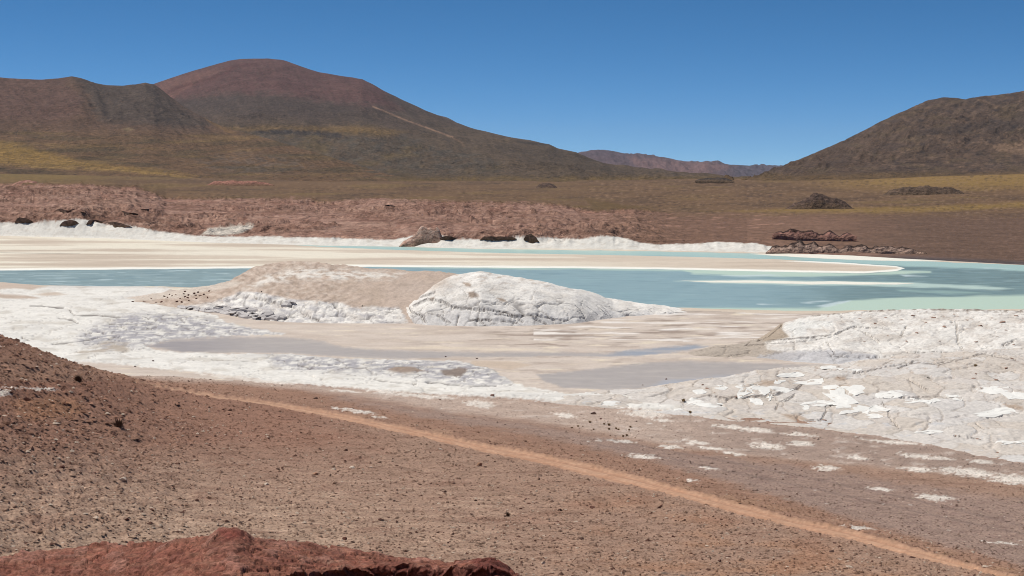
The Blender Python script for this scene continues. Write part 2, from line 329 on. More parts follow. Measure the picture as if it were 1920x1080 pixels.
# foreground gravel
alb = blend(alb, ss(760, 560, PX + 80 * B1) * ss(900, 800, PY + 40 * B1) * ss(660, 690, PY), C(132, 103, 88))
alb = blend(alb, .8 * ss(330, 60, PX + 60 * B1) * ss(780, 700, PY + 20 * B2), C(124, 91, 76))
alb = blend(alb, ss(880, 1000, PY + 40 * B1) * ss(1100, 500, PX) * .7, C(158, 137, 120))
alb = blend(alb, ss(.0, .5, fbm(PX / 140, PY / 5, 4, 271)) * ss(840, 930, PY) * ss(1150, 800, PX) * .55, C(176, 154, 136)); alb = blend(alb, ss(.1, .6, fbm(PX / 90, PY / 7, 4, 272)) * (PY > 700) * .45, C(108, 82, 70))
alb = blend(alb, ss(0, 1, B1 + .3) * ss(950, 1300, PX) * ss(0, 60, rdist) * .75, C(158, 122, 95))
alb = blend(alb, .5 * ss(.1, .6, B1) * (PY > 780), C(128, 100, 86))
alb = blend(alb, .6 * sdf(QX, QY, [(10, 745), (90, 735), (150, 745), (170, 775), (100, 795), (30, 790)]).clip(0, 14) / 14, C(142, 108, 84))
above = ss(0, -8, rdist) * (Y < 215)
alb = blend(alb, above * ss(-90, -25, rdist - 10 * B2), C(136, 109, 93))
g1 = sdf(QX, QY, [(560, 728), (800, 765), (1000, 793), (1160, 822), (1300, 850), (1500, 872), (1700, 905), (1920, 935), (2300, 970), (2300, 1160), (1920, 1065), (1700, 1005), (1400, 915), (1200, 862), (1000, 815), (800, 785), (650, 755)], 60)
alb = blend(alb, above * ss(-6, 10, g1 + 6 * B2), C(138, 120, 110))
alb = blend(alb, above * .6 * ss(.05, .5, B2 + .3 * B3) * ss(-10, 30, g1) * (PX > 1150), C(122, 103, 96))
alb = blend(alb, above * .6 * ss(0, .5, B1 + .4 * B2) * ss(-40, -10, rdist) * ss(1000, 1250, PX), C(136, 108, 86))
alb *= np.array([1.22, 1.14, 1.08])
alb = blend(alb, ss(-7, 7, sg), C(180, 159, 144))
alb = blend(alb, ss(-2, 8, sg) * ss(1150, 1450, PX) * .75, C(150, 129, 116))
alb = blend(alb, ss(-2, 8, sg) * ss(.15, .6, B2) * .5, C(206, 191, 179))
# flats by the pools
fl = (Y > 150) & ~HILL & (off < 1) & (sdf(QX, QY, [(-700, 500), (2400, 500), (2400, 800), (1290, 775), (1200, 765), (1000, 748), (850, 735), (0, 690), (-700, 700)], 60) > 0)
alb = np.where(fl[:, None], C(205, 191, 178), alb)
alb = blend(alb, fl * ss(-.3, .5, fbm(PX / 130, PY / 7, 4, 75)) * .8, C(190, 174, 160))
alb = blend(alb, fl * ss(.2, .6, fbm(PX / 90, PY / 4, 4, 78)) * .8, C(222, 208, 186))
alb = blend(alb, fl * ss(-.05, .3, fbm(PX / 110, PY / 5.5, 4, 76) - .012 * np.abs(PY - 628)) * ss(860, 960, PX), C(158, 142, 130))
alb = blend(alb, fl * ss(.15, .5, fbm(PX / 70, PY / 4, 4, 79)) * ss(700, 820, PX) * .6, C(168, 152, 140)); alb = blend(alb, fl * ss(.1, .5, fbm(PX / 120, PY / 4, 3, 77)) * (PX > 1000) * (PY < 640), C(228, 220, 211))
alb = blend(alb, fl * ss(1120, 1300, PX) * ss(592, 578, PY + 3 * B2) * .8, C(140, 125, 112))
# island and far beach
ib = flat & (isl > -30)
alb = np.where((flat & (lk > -6))[:, None], C(205, 190, 172), alb)
st = fbm(PX / 420, PY / 5.2, 3, 81)
alb = blend(alb, flat * ss(-.05, .25, st) * ss(1500, 600, PX) * (lk > -6), C(226, 217, 198))
alb = blend(alb, flat * sdf(QX, PY + .4 * wy, [(-700, 462), (0, 460), (200, 462), (400, 465), (640, 473), (900, 479), (1100, 482), (1100, 485), (900, 485), (640, 484), (400, 480), (200, 478), (0, 478), (-700, 477)]).clip(0, 2) / 2 * .9, C(226, 217, 199))
alb = blend(alb, flat * ss(-.1, -.5, st) * (lk > -6), C(194, 178, 160))
rim = flat * (lk > -3) * ss(3.2, .5, np.abs(isl - 1.1)) * (PY > 490)
alb = blend(alb, rim, C(240, 237, 226)); alb = blend(alb, ss(-1.5, 1, np.maximum(bar, nb)), C(232, 228, 214))
alb = blend(alb, flat * ss(0.3, .9, pline(PX, PY, [(0, 474), (80, 475.5), (150, 476)]) * -1 + 1.2) * .6, C(150, 138, 125))
# crust
crc = np.tile(C(231, 226, 217), (n, 1))
crc = blend(crc, ss(-.2, .5, N2) * .5, C(208, 203, 196)); crc = blend(crc, ss(.1, .5, fbm(PX / 60, PY / 10, 4, 83)) * .7, C(204, 196, 184))
gz = np.maximum(ss(-10, 12, sdf(PX, PY, [(170, 612), (240, 590), (330, 585), (430, 605), (560, 628), (430, 640), (330, 640), (280, 650), (180, 660), (140, 640)])), ss(-10, 10, sdf(PX, PY, [(500, 668), (640, 672), (830, 676), (920, 692), (960, 718), (880, 722), (760, 706), (640, 700), (520, 690)])))
crc = blend(crc, gz * ss(-.35, .25, fbm(PX / 24, PY / 3.4, 4, 84)), C(172, 168, 170))
crc = blend(crc, ss(-.5, .2, fbm(PX / 40, PY / 6, 3, 85)) * sdf(QX, QY, [(150, 655), (200, 640), (260, 648), (240, 662), (170, 668), (120, 672)]).clip(0, 6) / 6 * .9, C(180, 167, 152))
crc = blend(crc, ss(.05, .01, ed) * .5 * (.35 + gz), C(130, 122, 118)); crc = blend(crc, ss(.07, .0, e2) * .45 * gz, C(130, 126, 126)); crc = blend(crc, ss(1.6, .4, ckc) * .8, C(112, 104, 98)); Z -= np.where(crm > 0, np.clip(.25 * ss(2.2, .5, ckc), 0, np.maximum(Z - .06, 0)), 0)
crc = blend(crc, ss(.25, .6, B3) * .4 * gz, C(180, 174, 170))
alb = blend(alb, ss(-1.2, 1.6, cr), crc)
for P, c in ([(-60, 526), (0, 529), (60, 533), (80, 538), (60, 544), (0, 543), (-60, 543)], C(196, 178, 162)), ([(-60, 552), (0, 551), (50, 554), (78, 561), (60, 563), (0, 560), (-60, 560)], C(190, 172, 156)), ([(60, 553), (100, 548), (130, 553), (90, 557)], C(202, 186, 170)), \
        ([(740, 690), (780, 693), (800, 700), (760, 703), (730, 699)], C(160, 142, 128)), ([(825, 700), (860, 693), (880, 698), (860, 706), (835, 705)], C(140, 126, 116)), ([(880, 676), (950, 676), (1000, 684), (960, 694), (890, 688)], C(196, 178, 160)):
    alb = blend(alb, ss(-1.5, 2.5, sdf(QX, QY, P)), c)
mud = np.tile(C(176, 167, 160), (n, 1)); mud = blend(mud, ss(500, 330, PX) * (PX < 600), C(160, 152, 149)); mud = blend(mud, ss(1080, 1200, PX) * ss(675, 665, PY), C(158, 162, 169))
mud = blend(mud, ss(-4, 8, sdf(QX, QY, [(1215, 726), (1240, 712), (1330, 704), (1420, 700), (1330, 714), (1280, 724)])), C(172, 173, 178)); mud = blend(mud, ss(0, .6, fbm(PX / 130, PY / 5, 3, 87)) * .5, C(190, 180, 170))
alb = blend(alb, ss(-3.2, 3.5, np.maximum(p1, p2) + 2.2 * B3 + 1.5 * B2), mud)
alb = blend(alb, .7 * ss(0, 6, sdf(QX, QY, [(640, 652), (820, 646), (1000, 652), (1140, 660), (950, 659), (720, 655)])), C(222, 206, 182))
# white flecks of salt on the gravel
fk = np.zeros(n); FK2 = fbm(PX / 14, PY / 4, 4, 94)
for a, b, c, d in FLECK:
    e = 1.05 - np.hypot((QX + 16 * B3 - a) / (1.25 * c), (QY + 2.6 * FK2 - .08 * (PX - a) - b) / (1.2 * d)); fk = np.maximum(fk, np.where(np.abs(PX - a) < 120, e, 0))
fk = np.maximum(fk, (fbm(PX / 30, PY / 3.5, 4, 91) - .55) * 2 * ss(0, 10, sg) * (cr < 0))
fk = np.maximum(fk, (fbm(PX / 26, PY / 3., 4, 92) - .62) * 2 * ss(0, 14, g1) * (PX > 1100))
alb = blend(alb, ss(-.05, .6, np.where(fk > 0, fk + .55 * B3 + .4 * fbm(PX / 5, PY / 1.8, 3, 93), -1)) * .9, C(222, 212, 200))
rc = np.tile(C(188, 149, 122), (n, 1)); rc = blend(rc, ss(-.3, .6, B2) * .6, C(180, 136, 108)); rc = blend(rc, ss(.1, .5, B3) * .5, C(206, 166, 138)); rc = blend(rc, ss(.22, .08, np.abs(np.abs(rdist) / rw - .48)) * .45, C(160, 118, 94)); rc = blend(rc, ss(640, 330, PX) * .5, C(184, 148, 122))
alb = blend(alb, ss(-2.4, 2.4, road), rc)
alb = blend(alb, .45 * ss(-22, -3, rdist + rw) * ss(2, -1, rdist + rw) * (PX > 650) * (Y < 160) * ss(-.1, .4, B2), C(176, 142, 116))
dt = np.minimum(pline(PX, PY, [(1120, 832), (1300, 870), (1500, 910), (1700, 955), (1920, 1000)]), pline(PX, PY, [(1140, 824), (1320, 858), (1520, 896), (1720, 938), (1920, 985)]))
alb = blend(alb, .35 * ss(3, .5, dt), C(112, 96, 90))
# beyond the lake
ff = np.clip(off, -5, 1e5); FB = fbm(X / 60, Y / 60, 4, 95); FC = fbm(PX / 60, PY / 5, 4, 96)
far = off > 0
c5 = np.tile(C(146, 113, 96), (n, 1))
c5 = blend(c5, ss(-.2, .4, FB) * .6, C(164, 128, 112)); F3 = fbm(PX / 15, PY / 3.2, 4, 94); c5 = blend(c5, ss(0, .5, F3) * .5, C(182, 146, 128)); c5 = blend(c5, ss(-.15, -.5, F3) * .55, C(98, 66, 56)); F5 = fbm(PX / 9, PY / 2.4, 4, 193); LG = fbm(X / 110, Y / 70, 3, 24); c5 = blend(c5, ss(.24, .42, F5) * .75 * ss(-.3, .2, LG), C(84, 56, 48)); c5 = blend(c5, ss(.0, -.4, LG) * .5, C(158, 122, 106)); c5 = blend(c5, ss(-4, 8, sdf(QX, QY, [(290, 424), (380, 418), (520, 420), (760, 424), (740, 440), (480, 438), (330, 434)])) * .8, C(140, 106, 90)); STR = fbm(Z / .9 + .6 * FC, X / 120, 3, 194); c5 = blend(c5, ss(.1, .5, STR) * .5, C(112, 80, 66)); c5 = blend(c5, ss(-.15, -.5, STR) * .45, C(184, 150, 132))  # F5 darkens thin creases: their shade is painted into the red slope's colour
c5 = blend(c5, ss(.1, .6, FC) * .5, C(118, 82, 68))
c5 = blend(c5, ss(1000, 1300, PX + 60 * FC), C(126, 97, 80)); c5 = blend(c5, ss(1450, 1750, PX + 90 * FC), C(104, 82, 68))
olive = np.tile(C(112, 88, 66), (n, 1)); olive = blend(olive, ss(-.2, .5, fbm(PX / 140, PY / 9, 4, 97)) * .75, C(92, 73, 57)); olive = blend(olive, ss(.1, .6, fbm(PX / 200, PY / 8, 3, 98)) * .7, C(118, 96, 64))
olive = blend(olive, ss(1450, 1700, PX) * ss(366, 340, PY + 4 * FC) * .75, C(142, 114, 64)); olive = blend(olive, sdf(PX, QY, [(1250, 396), (1500, 388), (1750, 384), (1920, 376), (2300, 370), (2300, 388), (1920, 392), (1700, 402), (1450, 402)]).clip(0, 6) / 6 * .8, C(134, 108, 62))
F4 = fbm(PX / 9, PY / 2.6, 4, 197); olive = blend(olive, ss(.12, .4, F4) * ss(-.2, .3, fbm(PX / 120, PY / 12, 3, 198)) * .5, C(70, 57, 45)); olive = blend(olive, ss(-.15, -.5, F4) * .4, C(136, 112, 84))
olive = blend(olive, ss(280, 100, PX) * ss(352, 330, PY) * .6, C(124, 104, 60))
rline = li(PX, RTOP); m = ss(-2, 3, PY - rline + 4 * FC + 3 * F3)
m = np.where(PX > 1250, ss(-10, 14, PY - 402 + 6 * FC), m)
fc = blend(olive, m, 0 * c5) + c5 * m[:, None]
fc = blend(fc, (PX > 1100) * ss(.2, .5, F4) * .35, C(84, 64, 54)); fc = blend(fc, (PX > 1100) * ss(-.2, -.5, F4) * .22, C(146, 116, 100))
fc = blend(fc, ss(-3, 4, sdf(QX, QY, [(1100, 372), (1260, 398), (1200, 391), (1110, 394)])), C(100, 80, 54))
sand = (ss(.25, .6, fbm(PX / 40, PY / 2.5, 3, 99)) * ss(396, 402, PY) * ss(1000, 1150, PX) * ss(1650, 1400, PX) * (PY < 430))
fc = blend(fc, sand * .6, C(176, 136, 116))
pinkl = ss(4, 0, np.abs(PY - li(PX, [(0, 345), (150, 348), (260, 352), (310, 374), (450, 376), (600, 380), (720, 374), (830, 379), (1000, 383), (1050, 387), (1110, 397), (1180, 394), (1260, 400)]) - 2)) * ss(1280, 1240, PX)
fc = blend(fc, pinkl * .3 * ss(-.1, .3, FC), C(176, 130, 112))
WDf = np.full(n, 12.); ZWf = np.zeros(n); WDf[kf] = wd
wm = ss(-1.2, 1.2, PY - li(PX, WTOP) - 2.5 + 1.6 * B2 + 1.6 * B3) * (off < WDf + 40) * ss(1480, 1440, PX)
whc = np.tile(C(223, 218, 208), (n, 1)); whc = blend(whc, ss(.0, .6, fbm(PX / 20, PY / 4, 4, 101)) * .5, C(196, 184, 170))
fc = blend(fc, wm, whc)
fc = blend(fc, ss(1440, 1480, PX) * ss(22, 4, off - WDf) * ss(1840, 1700, PX), C(128, 100, 86))
fc = blend(fc, ss(-1, 3, sdf(QX, QY, [(375, 440), (390, 428), (430, 424), (470, 420), (480, 424), (455, 438), (420, 442)])) * .9, C(216, 206, 192))
fc = blend(fc, ss(1620, 1720, PX) * ss(30, 4, off), C(84, 74, 72))
fc = blend(fc, (ss(.6, 1.2, STP) if False else 0) * np.ones(n), C(90, 60, 50))
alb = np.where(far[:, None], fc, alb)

# ------------------------------------------------------------------ cut the ground into its kinds of surface
V = np.stack([X, Y, Z], 1); NRM = vnorm(V, nr, nc); Q = grid_faces(nr, nc)
zone = np.zeros(n, int)                                     # gravel ground
zone[fl | (flat & (lk > -6))] = 2
zone[cr > 0] = 3; zone[np.maximum(p1, p2) > 0] = 4; zone[(road > 0)] = 1
zone[far] = 6; zone[far & (m > .5) & (PX < 1400)] = 5; zone[far & (wm > .5)] = 7
zf = zone[Q[:, 0]]
def cut(z, name, mat):
    q = Q[zf == z]; ids, inv = np.unique(q, return_inverse=True)
    return struct(mesh_np(name, V[ids], inv.reshape(-1, 4), mat, alb[ids], NRM[ids]))
cut(0, 'ground', M_gravel); cut(1, 'dirt_road', M_road); cut(2, 'salt_flat', M_salt); cut(3, 'salt_crust', M_crust)
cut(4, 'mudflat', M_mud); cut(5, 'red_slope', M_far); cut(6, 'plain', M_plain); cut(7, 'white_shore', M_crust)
GPX, GPY = proj(X, Y, Z)
def on_ground(px, py):
    k = np.where((np.abs(GPX - px) < 3.5) & (np.abs(GPY - py) < 2.5))[0]
    if len(k) == 0: k = np.array([np.argmin((GPX - px) ** 2 + (GPY - py) ** 2)])
    near_y = Y[k].min(); k = k[Y[k] < near_y + 12 + near_y * .03]
    i = k[np.argmin((GPX[k] - px) ** 2 + (GPY[k] - py) ** 2)]; return V[i]

# ------------------------------------------------------------------ lake water
def lake():
    u = np.linspace(-.46, .46, 620); py = np.r_[np.linspace(437, 592, 190)]
    yy = y_of(py); Yw = np.repeat(yy, len(u)); Xw = Yw * np.tile(u, len(yy)); px, p = proj(Xw, Yw, 0 * Xw)
    a = 7 * fbm(px / 40, p / 5, 3, 111); b = 1.6 * fbm(px / 70, p / 6, 3, 112)
    s = fbm(px / 110, p / 2.2, 4, 113)
    c = np.tile(C(152, 175, 175), (len(px), 1))
    c = blend(c, ss(700, 400, px), C(150, 168, 164)); c = blend(c, ss(.22, .42, fbm(px / 75, p / 1.5, 3, 119)) * ss(600, 450, px) * .85, C(196, 212, 208)); c = blend(c, ss(-.1, -.5, s) * ss(600, 450, px) * .6, C(126, 144, 142))
    c = blend(c, ss(1380, 1640, px + 60 * s), C(130, 150, 144)); c = blend(c, ss(1500, 1700, px) * ss(-.2, .4, s) * .6, C(114, 130, 124))
    c = blend(c, .5 * ss(0, .6, fbm(px / 260, p / 9, 3, 114)) * (px > 800) * (px < 1500), C(156, 182, 181))
    c = blend(c, ss(.1, .5, fbm(px / 60, p / 1.3, 3, 115)) * .35, C(170, 192, 190)); c = blend(c, ss(.1, .5, fbm(px / 90, p / 1.6, 3, 116)) * .35, C(112, 138, 142))
    mint = C(200, 218, 196)
    def z(poly, k, w=2.0, al=1.):
        nonlocal c
        c = blend(c, ss(-1.3 * w, 1.7 * w, sdf(px + a, p + b, poly) + 1.6 * s) * al, k)
    z([(300, 440), (480, 452), (640, 459), (900, 465), (1200, 470), (1440, 475), (1600, 481), (1700, 486), (1920, 496), (2300, 508), (2300, 518), (1920, 508), (1780, 502), (1690, 499), (1600, 494), (1450, 488), (1280, 482), (1000, 478), (640, 470)], C(178, 204, 194), 1.5)
    z([(1270, 503), (1500, 509), (1620, 513), (1690, 507), (1745, 508), (1740, 512), (1650, 516), (1500, 519), (1400, 519), (1300, 514)], mint, 1.4)
    z([(600, 499), (800, 500), (1280, 505), (1280, 508), (800, 503)], mint, 1., .8)
    z([(1260, 526), (1400, 524), (1550, 527), (1700, 529), (1830, 535), (1905, 541), (1860, 543), (1700, 538), (1500, 535), (1350, 532)], C(196, 214, 200), 1.3)
    z([(1680, 543), (1780, 546), (1860, 550), (1760, 550), (1690, 547)], C(158, 182, 170), 1.5)
    z([(1240, 577), (1400, 577), (1540, 577), (1565, 570), (1590, 563), (1640, 560), (1720, 557), (1850, 554), (1920, 553), (2300, 550), (2300, 590), (1900, 590), (1400, 590), (1240, 584)], mint, 1.8)
    for P in ([(1350, 517), (1430, 515.5), (1470, 517), (1400, 519)], [(1500, 567), (1545, 563), (1560, 564), (1520, 568)], [(1530, 574), (1570, 565), (1600, 562), (1580, 570), (1550, 576)], [(1840, 501), (1900, 504), (1850, 504.5)], [(1690, 515), (1740, 517), (1700, 518)], [(1420, 570), (1500, 572), (1430, 572)]):
        z(P, C(214, 226, 222), 1., .8)
    V = np.stack([Xw, Yw, 0 * Xw], 1)
    m = bpy.data.materials.new('lake_water'); m.use_nodes = True; t = m.node_tree; p_ = t.nodes['Principled BSDF']; L = t.links.new
    at = nd(t, 'ShaderNodeAttribute', attribute_name='albedo'); L(at.outputs['Color'], p_.inputs['Base Color'])
    p_.inputs['Roughness'].default_value = .34; p_.inputs['IOR'].default_value = 1.33; p_.inputs['Specular IOR Level'].default_value = .22
    tc = nd(t, 'ShaderNodeTexCoord'); nn = nd(t, 'ShaderNodeTexNoise'); nn.inputs['Scale'].default_value = .8; nn.inputs['Detail'].default_value = 3
    L(tc.outputs['Object'], nn.inputs['Vector']); bb = nd(t, 'ShaderNodeBump'); bb.inputs['Strength'].default_value = .35; bb.inputs['Distance'].default_value = .15
    L(nn.outputs[0], bb.inputs['Height']); L(bb.outputs[0], p_.inputs['Normal'])
    struct(mesh_np('lake', V, grid_faces(len(yy), len(u)), m, c))
lake()

# ------------------------------------------------------------------ outcrops: a relief between a front foot line and a crest line, with a back
def outcrop(name, crest, foot, deep, back, mat, colf, reliff, x0, x1, step=2.2, nf=90, nb=14, p=.6, foot_z=0., base_drop=.5, footd=None, crestd=None, edge=25, partf=None):
    pxs = np.arange(x0, x1 + step, step); n_ = len(pxs)
    fy = li(pxs, foot); cy = np.minimum(li(pxs, crest), fy - .5)
    yb = y_of(fy, foot_z) if footd is None else li(pxs, footd)
    yc = (yb + li(pxs, deep)) if crestd is None else li(pxs, crestd)
    zc = z_of(cy, yc); bk = li(pxs, back)
    tt = np.r_[-.06, np.linspace(0, 1, nf), 1 + np.linspace(.08, 1, nb)]
    PXg = np.tile(pxs, (len(tt), 1)); T = np.repeat(tt[:, None], n_, 1)
    fz = z_of(fy, yb)
    Yg = np.where(T <= 1, yb + (yc - yb) * T, yc + (T - 1) * bk)
    # front rises between foot and crest in even steps of sight, so nothing in front is hidden
    tf = np.clip(T, 0, 1); e = 1 - (1 - tf) ** (1 / p) if p < 1 else tf ** p
    Zf = fz + (zc - fz) * e - base_drop * np.clip(-T / .06, 0, 1)
    tb = np.clip(T - 1, 0, 1); Zb = zc + (fz - base_drop - zc) * tb ** 1.6
    Zg = np.where(T <= 1, Zf, Zb)
    Xg = (PXg - 960) / F * Yg / 1.0
    Xg = Xg * (1 + 0 * T)
    x, y, z = Xg.ravel(), Yg.ravel(), Zg.ravel(); T = T.ravel()
    em = np.minimum(ss(x0, x0 + edge, PXg.ravel()), ss(x1, x1 - edge, PXg.ravel()))
    px, py = proj(x, y, z)
    z = z + reliff(x, y, z, T, px, py) * ss(-.02, .12, T) * em
    px, py = proj(x, y, z)
    c = colf(x, y, z, T, px, py)
    Vv = np.stack([x, y, z], 1); i = n_ // 2
    org = (float(Xg[1, i]), float(Yg[1, i]), float(fz[i]))
    if partf is None: ob = mesh_np(name, Vv, grid_faces(len(tt), n_), mat, c, None, org)
    else:
        ob = bpy.data.objects.new(name, None); col.objects.link(ob); ob.location = org
        N_ = vnorm(Vv, len(tt), n_); Qf = grid_faces(len(tt), n_); nm, pid = partf(x, y, z, T, px, py); pf_ = pid[Qf[:, 0]]
        for v in np.unique(pf_):
            q = Qf[pf_ == v]; ids, inv = np.unique(q, return_inverse=True); inv = inv.reshape(-1, 4); lab = np.arange(len(ids))
            while True:                                      # keep each separate piece apart
                mn = lab[inv].min(1); l2 = lab.copy(); np.minimum.at(l2, inv.ravel(), np.repeat(mn, 4)); l2 = l2[l2]
                if (l2 == lab).all(): break
                lab = l2
            fl_ = lab[inv[:, 0]]
            for w in np.unique(fl_):
                qq = inv[fl_ == w]; id2, iv2 = np.unique(qq, return_inverse=True); k2 = ids[id2]
                if len(qq) < 3: continue
                o = mesh_np(nm[0] if v < 0 else nm[1], Vv[k2], iv2.reshape(-1, 4), mat, c[k2], N_[k2], org); o.parent = ob; o.location = (0, 0, 0)
    vis = T <= 1
    def surf(qx, qy):
        d = np.where(vis, (px - qx) ** 2 + (py - qy) ** 2, 1e9); return Vv[np.argmin(d)]
    return ob, surf, org
W0 = C(242, 236, 227)
def parts_by(name0, name1, sx, sy, sd, cond):
    def f(x, y, z, T, px, py):
        i = np.round(slab_cells(x, y, sx, sy, sd)[2] * 65535).astype(int); k = cond(T, px, py); i = np.where(k, i, -1)
        u, inv, ct = np.unique(i, return_inverse=True, return_counts=True)
        return (name0, name1), i
    return f
def pale(x, y, z, T, px, py, tan=C(205, 192, 178), grey=C(196, 190, 184), sc=1., sd=1):
    c = np.tile(W0, (len(x), 1))
    a = fbm(px / 60 * sc, py / 16 * sc, 4, sd); b = fbm(px / 18 * sc, py / 6 * sc, 4, sd + 3)
    c = blend(c, ss(-.1, .5, a) * .75, tan); c = blend(c, ss(.05, .5, b) * .5, grey)
    return c
def cracks(x, y, px, py, sx, sy, sd):
    wx_ = x + .8 * fbm(x / 5, y / 5, 3, sd); wy_ = y + .8 * fbm(x / 5, y / 5, 3, sd + 9)
    return voro(wx_ / sx, wy_ / sy, sd)

# middle white outcrop
CRKA = [[(763, 570), (772, 585), (790, 592), (800, 606)], [(775, 572), (800, 560), (830, 563), (850, 575)], [(850, 575), (900, 580), (950, 585), (980, 604)], [(880, 600), (900, 598), (970, 606)], [(895, 596), (910, 612)], [(1000, 598), (1030, 611)], [(820, 590), (845, 606)], [(930, 590), (1000, 592), (1060, 602)], [(860, 592), (855, 612)], [(780, 560), (815, 548)]]
def slab_cells(x, y, sx, sy, sd): return voro(x / sx + .25 * fbm(x / 6, y / 6, 3, sd + 1), y / sy + .25 * fbm(x / 6, y / 6, 3, sd + 2), sd)
def SLABCUT(x, y, sx, sy, sd, a=.3): return a * ss(.07, 0, slab_cells(x, y, sx, sy, sd)[1])
def relA(x, y, z, T, px, py):
    f, e, i = cracks(x, y, px, py, 4.2, 3.2, 201); r = .5 * fbm(x / 7, y / 5, 5, 203) + .12 * (i - .5) * ss(.5, .2, T) - .2 * ss(.05, 0, e) * ss(.8, .3, T)
    for P in CRKA: r -= .5 * ss(2.6, .5, pline(px, py, P) + 1.2 * gn(px / 5, py / 4, 7))
    r += .3 * (ridged(x / 2.6 + .2 * gn(x / 4, y / 4, 2), y / 9, 3, 204) - .3) * ss(.4, .08, T) - SLABCUT(x, y, 7, 6, 240) * ss(.5, .3, T)
    return r
def colA(x, y, z, T, px, py):
    c = pale(x, y, z, T, px, py, C(230, 222, 211), C(220, 213, 204), 1, 205)
    c = blend(c, ss(.42, .1, T + .12 * fbm(px / 20, py / 10, 3, 206)) * .5, C(204, 201, 200))
    for P in ([(868, 529), (880, 530), (885, 538), (872, 537)], [(876, 548), (890, 546), (898, 556), (882, 559)], [(932, 558), (945, 560), (952, 567), (936, 564)], [(805, 560), (815, 556), (810, 566)]): c = blend(c, ss(-2, 2, sdf(px + 3 * gn(px / 6, py / 4, 8), py, P)), C(176, 158, 142))
    c = blend(c, ss(.2, .6, fbm(px / 16, py / 4, 4, 209)) * ss(540, 515, py) * ss(860, 960, px) * .8, C(188, 172, 156))
    c = blend(c, ss(880, 790, px + 24 * fbm(px / 12, py / 6, 4, 233)) * ss(556, 528, py + 8 * fbm(px / 9, py / 5, 3, 234)) * .9, C(198, 178, 160)); c = blend(c, ss(.15, .5, fbm(px / 20 + py / 20, py / 6, 4, 235)) * ss(560, 520, py) * .6, C(196, 178, 162))
    for P in CRKA: c = blend(c, ss(2., .4, pline(px, py, P) + 1. * gn(px / 5, py / 4, 7)) * .85, C(104, 94, 88))
    f, e, i = cracks(x, y, px, py, 4.2, 3.2, 201); c = blend(c, ss(.05, 0, e) * .5 * ss(.95, .3, T), C(120, 112, 106)); c = blend(c, ss(.05, 0, slab_cells(x, y, 7, 6, 240)[1]) * .6 * ss(.55, .3, T), C(104, 96, 92))
    return c
CRA = [(745, 596), (760, 577), (775, 563), (800, 547), (830, 524), (850, 515), (900, 511), (950, 516), (1000, 526), (1060, 537), (1100, 546), (1120, 552), (1150, 562), (1200, 569), (1260, 577), (1300, 584)]
FTA = [(745, 600), (775, 608), (800, 611), (900, 613.5), (1000, 612), (1080, 608), (1150, 598), (1220, 592), (1300, 589)]
oA, sA_, _ = outcrop('rock_outcrop', CRA, FTA, [(745, 3), (850, 16), (950, 18), (1100, 14), (1300, 6)], [(745, 6), (900, 22), (1300, 8)], M_rock, colA, relA, 745, 1300, partf=parts_by('dome', 'foot_slab', 7, 6, 240, lambda T, px, py: T < .42))
tag(oA, 'domed white rock outcrop with dark cracks along its foot in front of the blue lake', 'rock outcrop')
# tan sandy mound on its left
CRKB = [[(335, 577), (370, 582), (420, 585), (450, 592)], [(420, 588), (450, 592), (480, 594)], [(390, 585), (415, 590)], [(470, 587), (500, 602), (530, 604)], [(480, 560), (530, 570), (548, 575)], [(565, 584), (580, 594), (600, 603)], [(485, 595), (505, 600)]]
def relB(x, y, z, T, px, py):
    r = .45 * (ridged(x / 5 + y / 9, y / 6, 4, 241) - .3) * ss(760, 560, px) + .3 * fbm(x / 6, y / 5, 4, 211); low = ss(-3, 6, sdf(px, py, LOWB, 60)); f, e, i = cracks(x, y, px, py, 3.5, 3, 212)
    r += low * (.4 * fbm(x / 3, y / 4, 4, 213) - .2 * ss(.08, 0, e) + .2 * (i - .5) - SLABCUT(x, y, 8, 6, 245)) + .16 * fbm(x / 1.2, y / 1.2, 3, 214)
    for P in CRKB: r -= .6 * ss(3.5, .8, pline(px, py, P) + 1. * gn(px / 5, py / 4, 17))
    return r
LOWB = [(330, 577), (400, 565), (450, 547), (480, 545), (520, 555), (560, 562), (640, 566), (660, 575), (750, 575), (770, 612), (600, 614), (480, 614), (430, 600)]
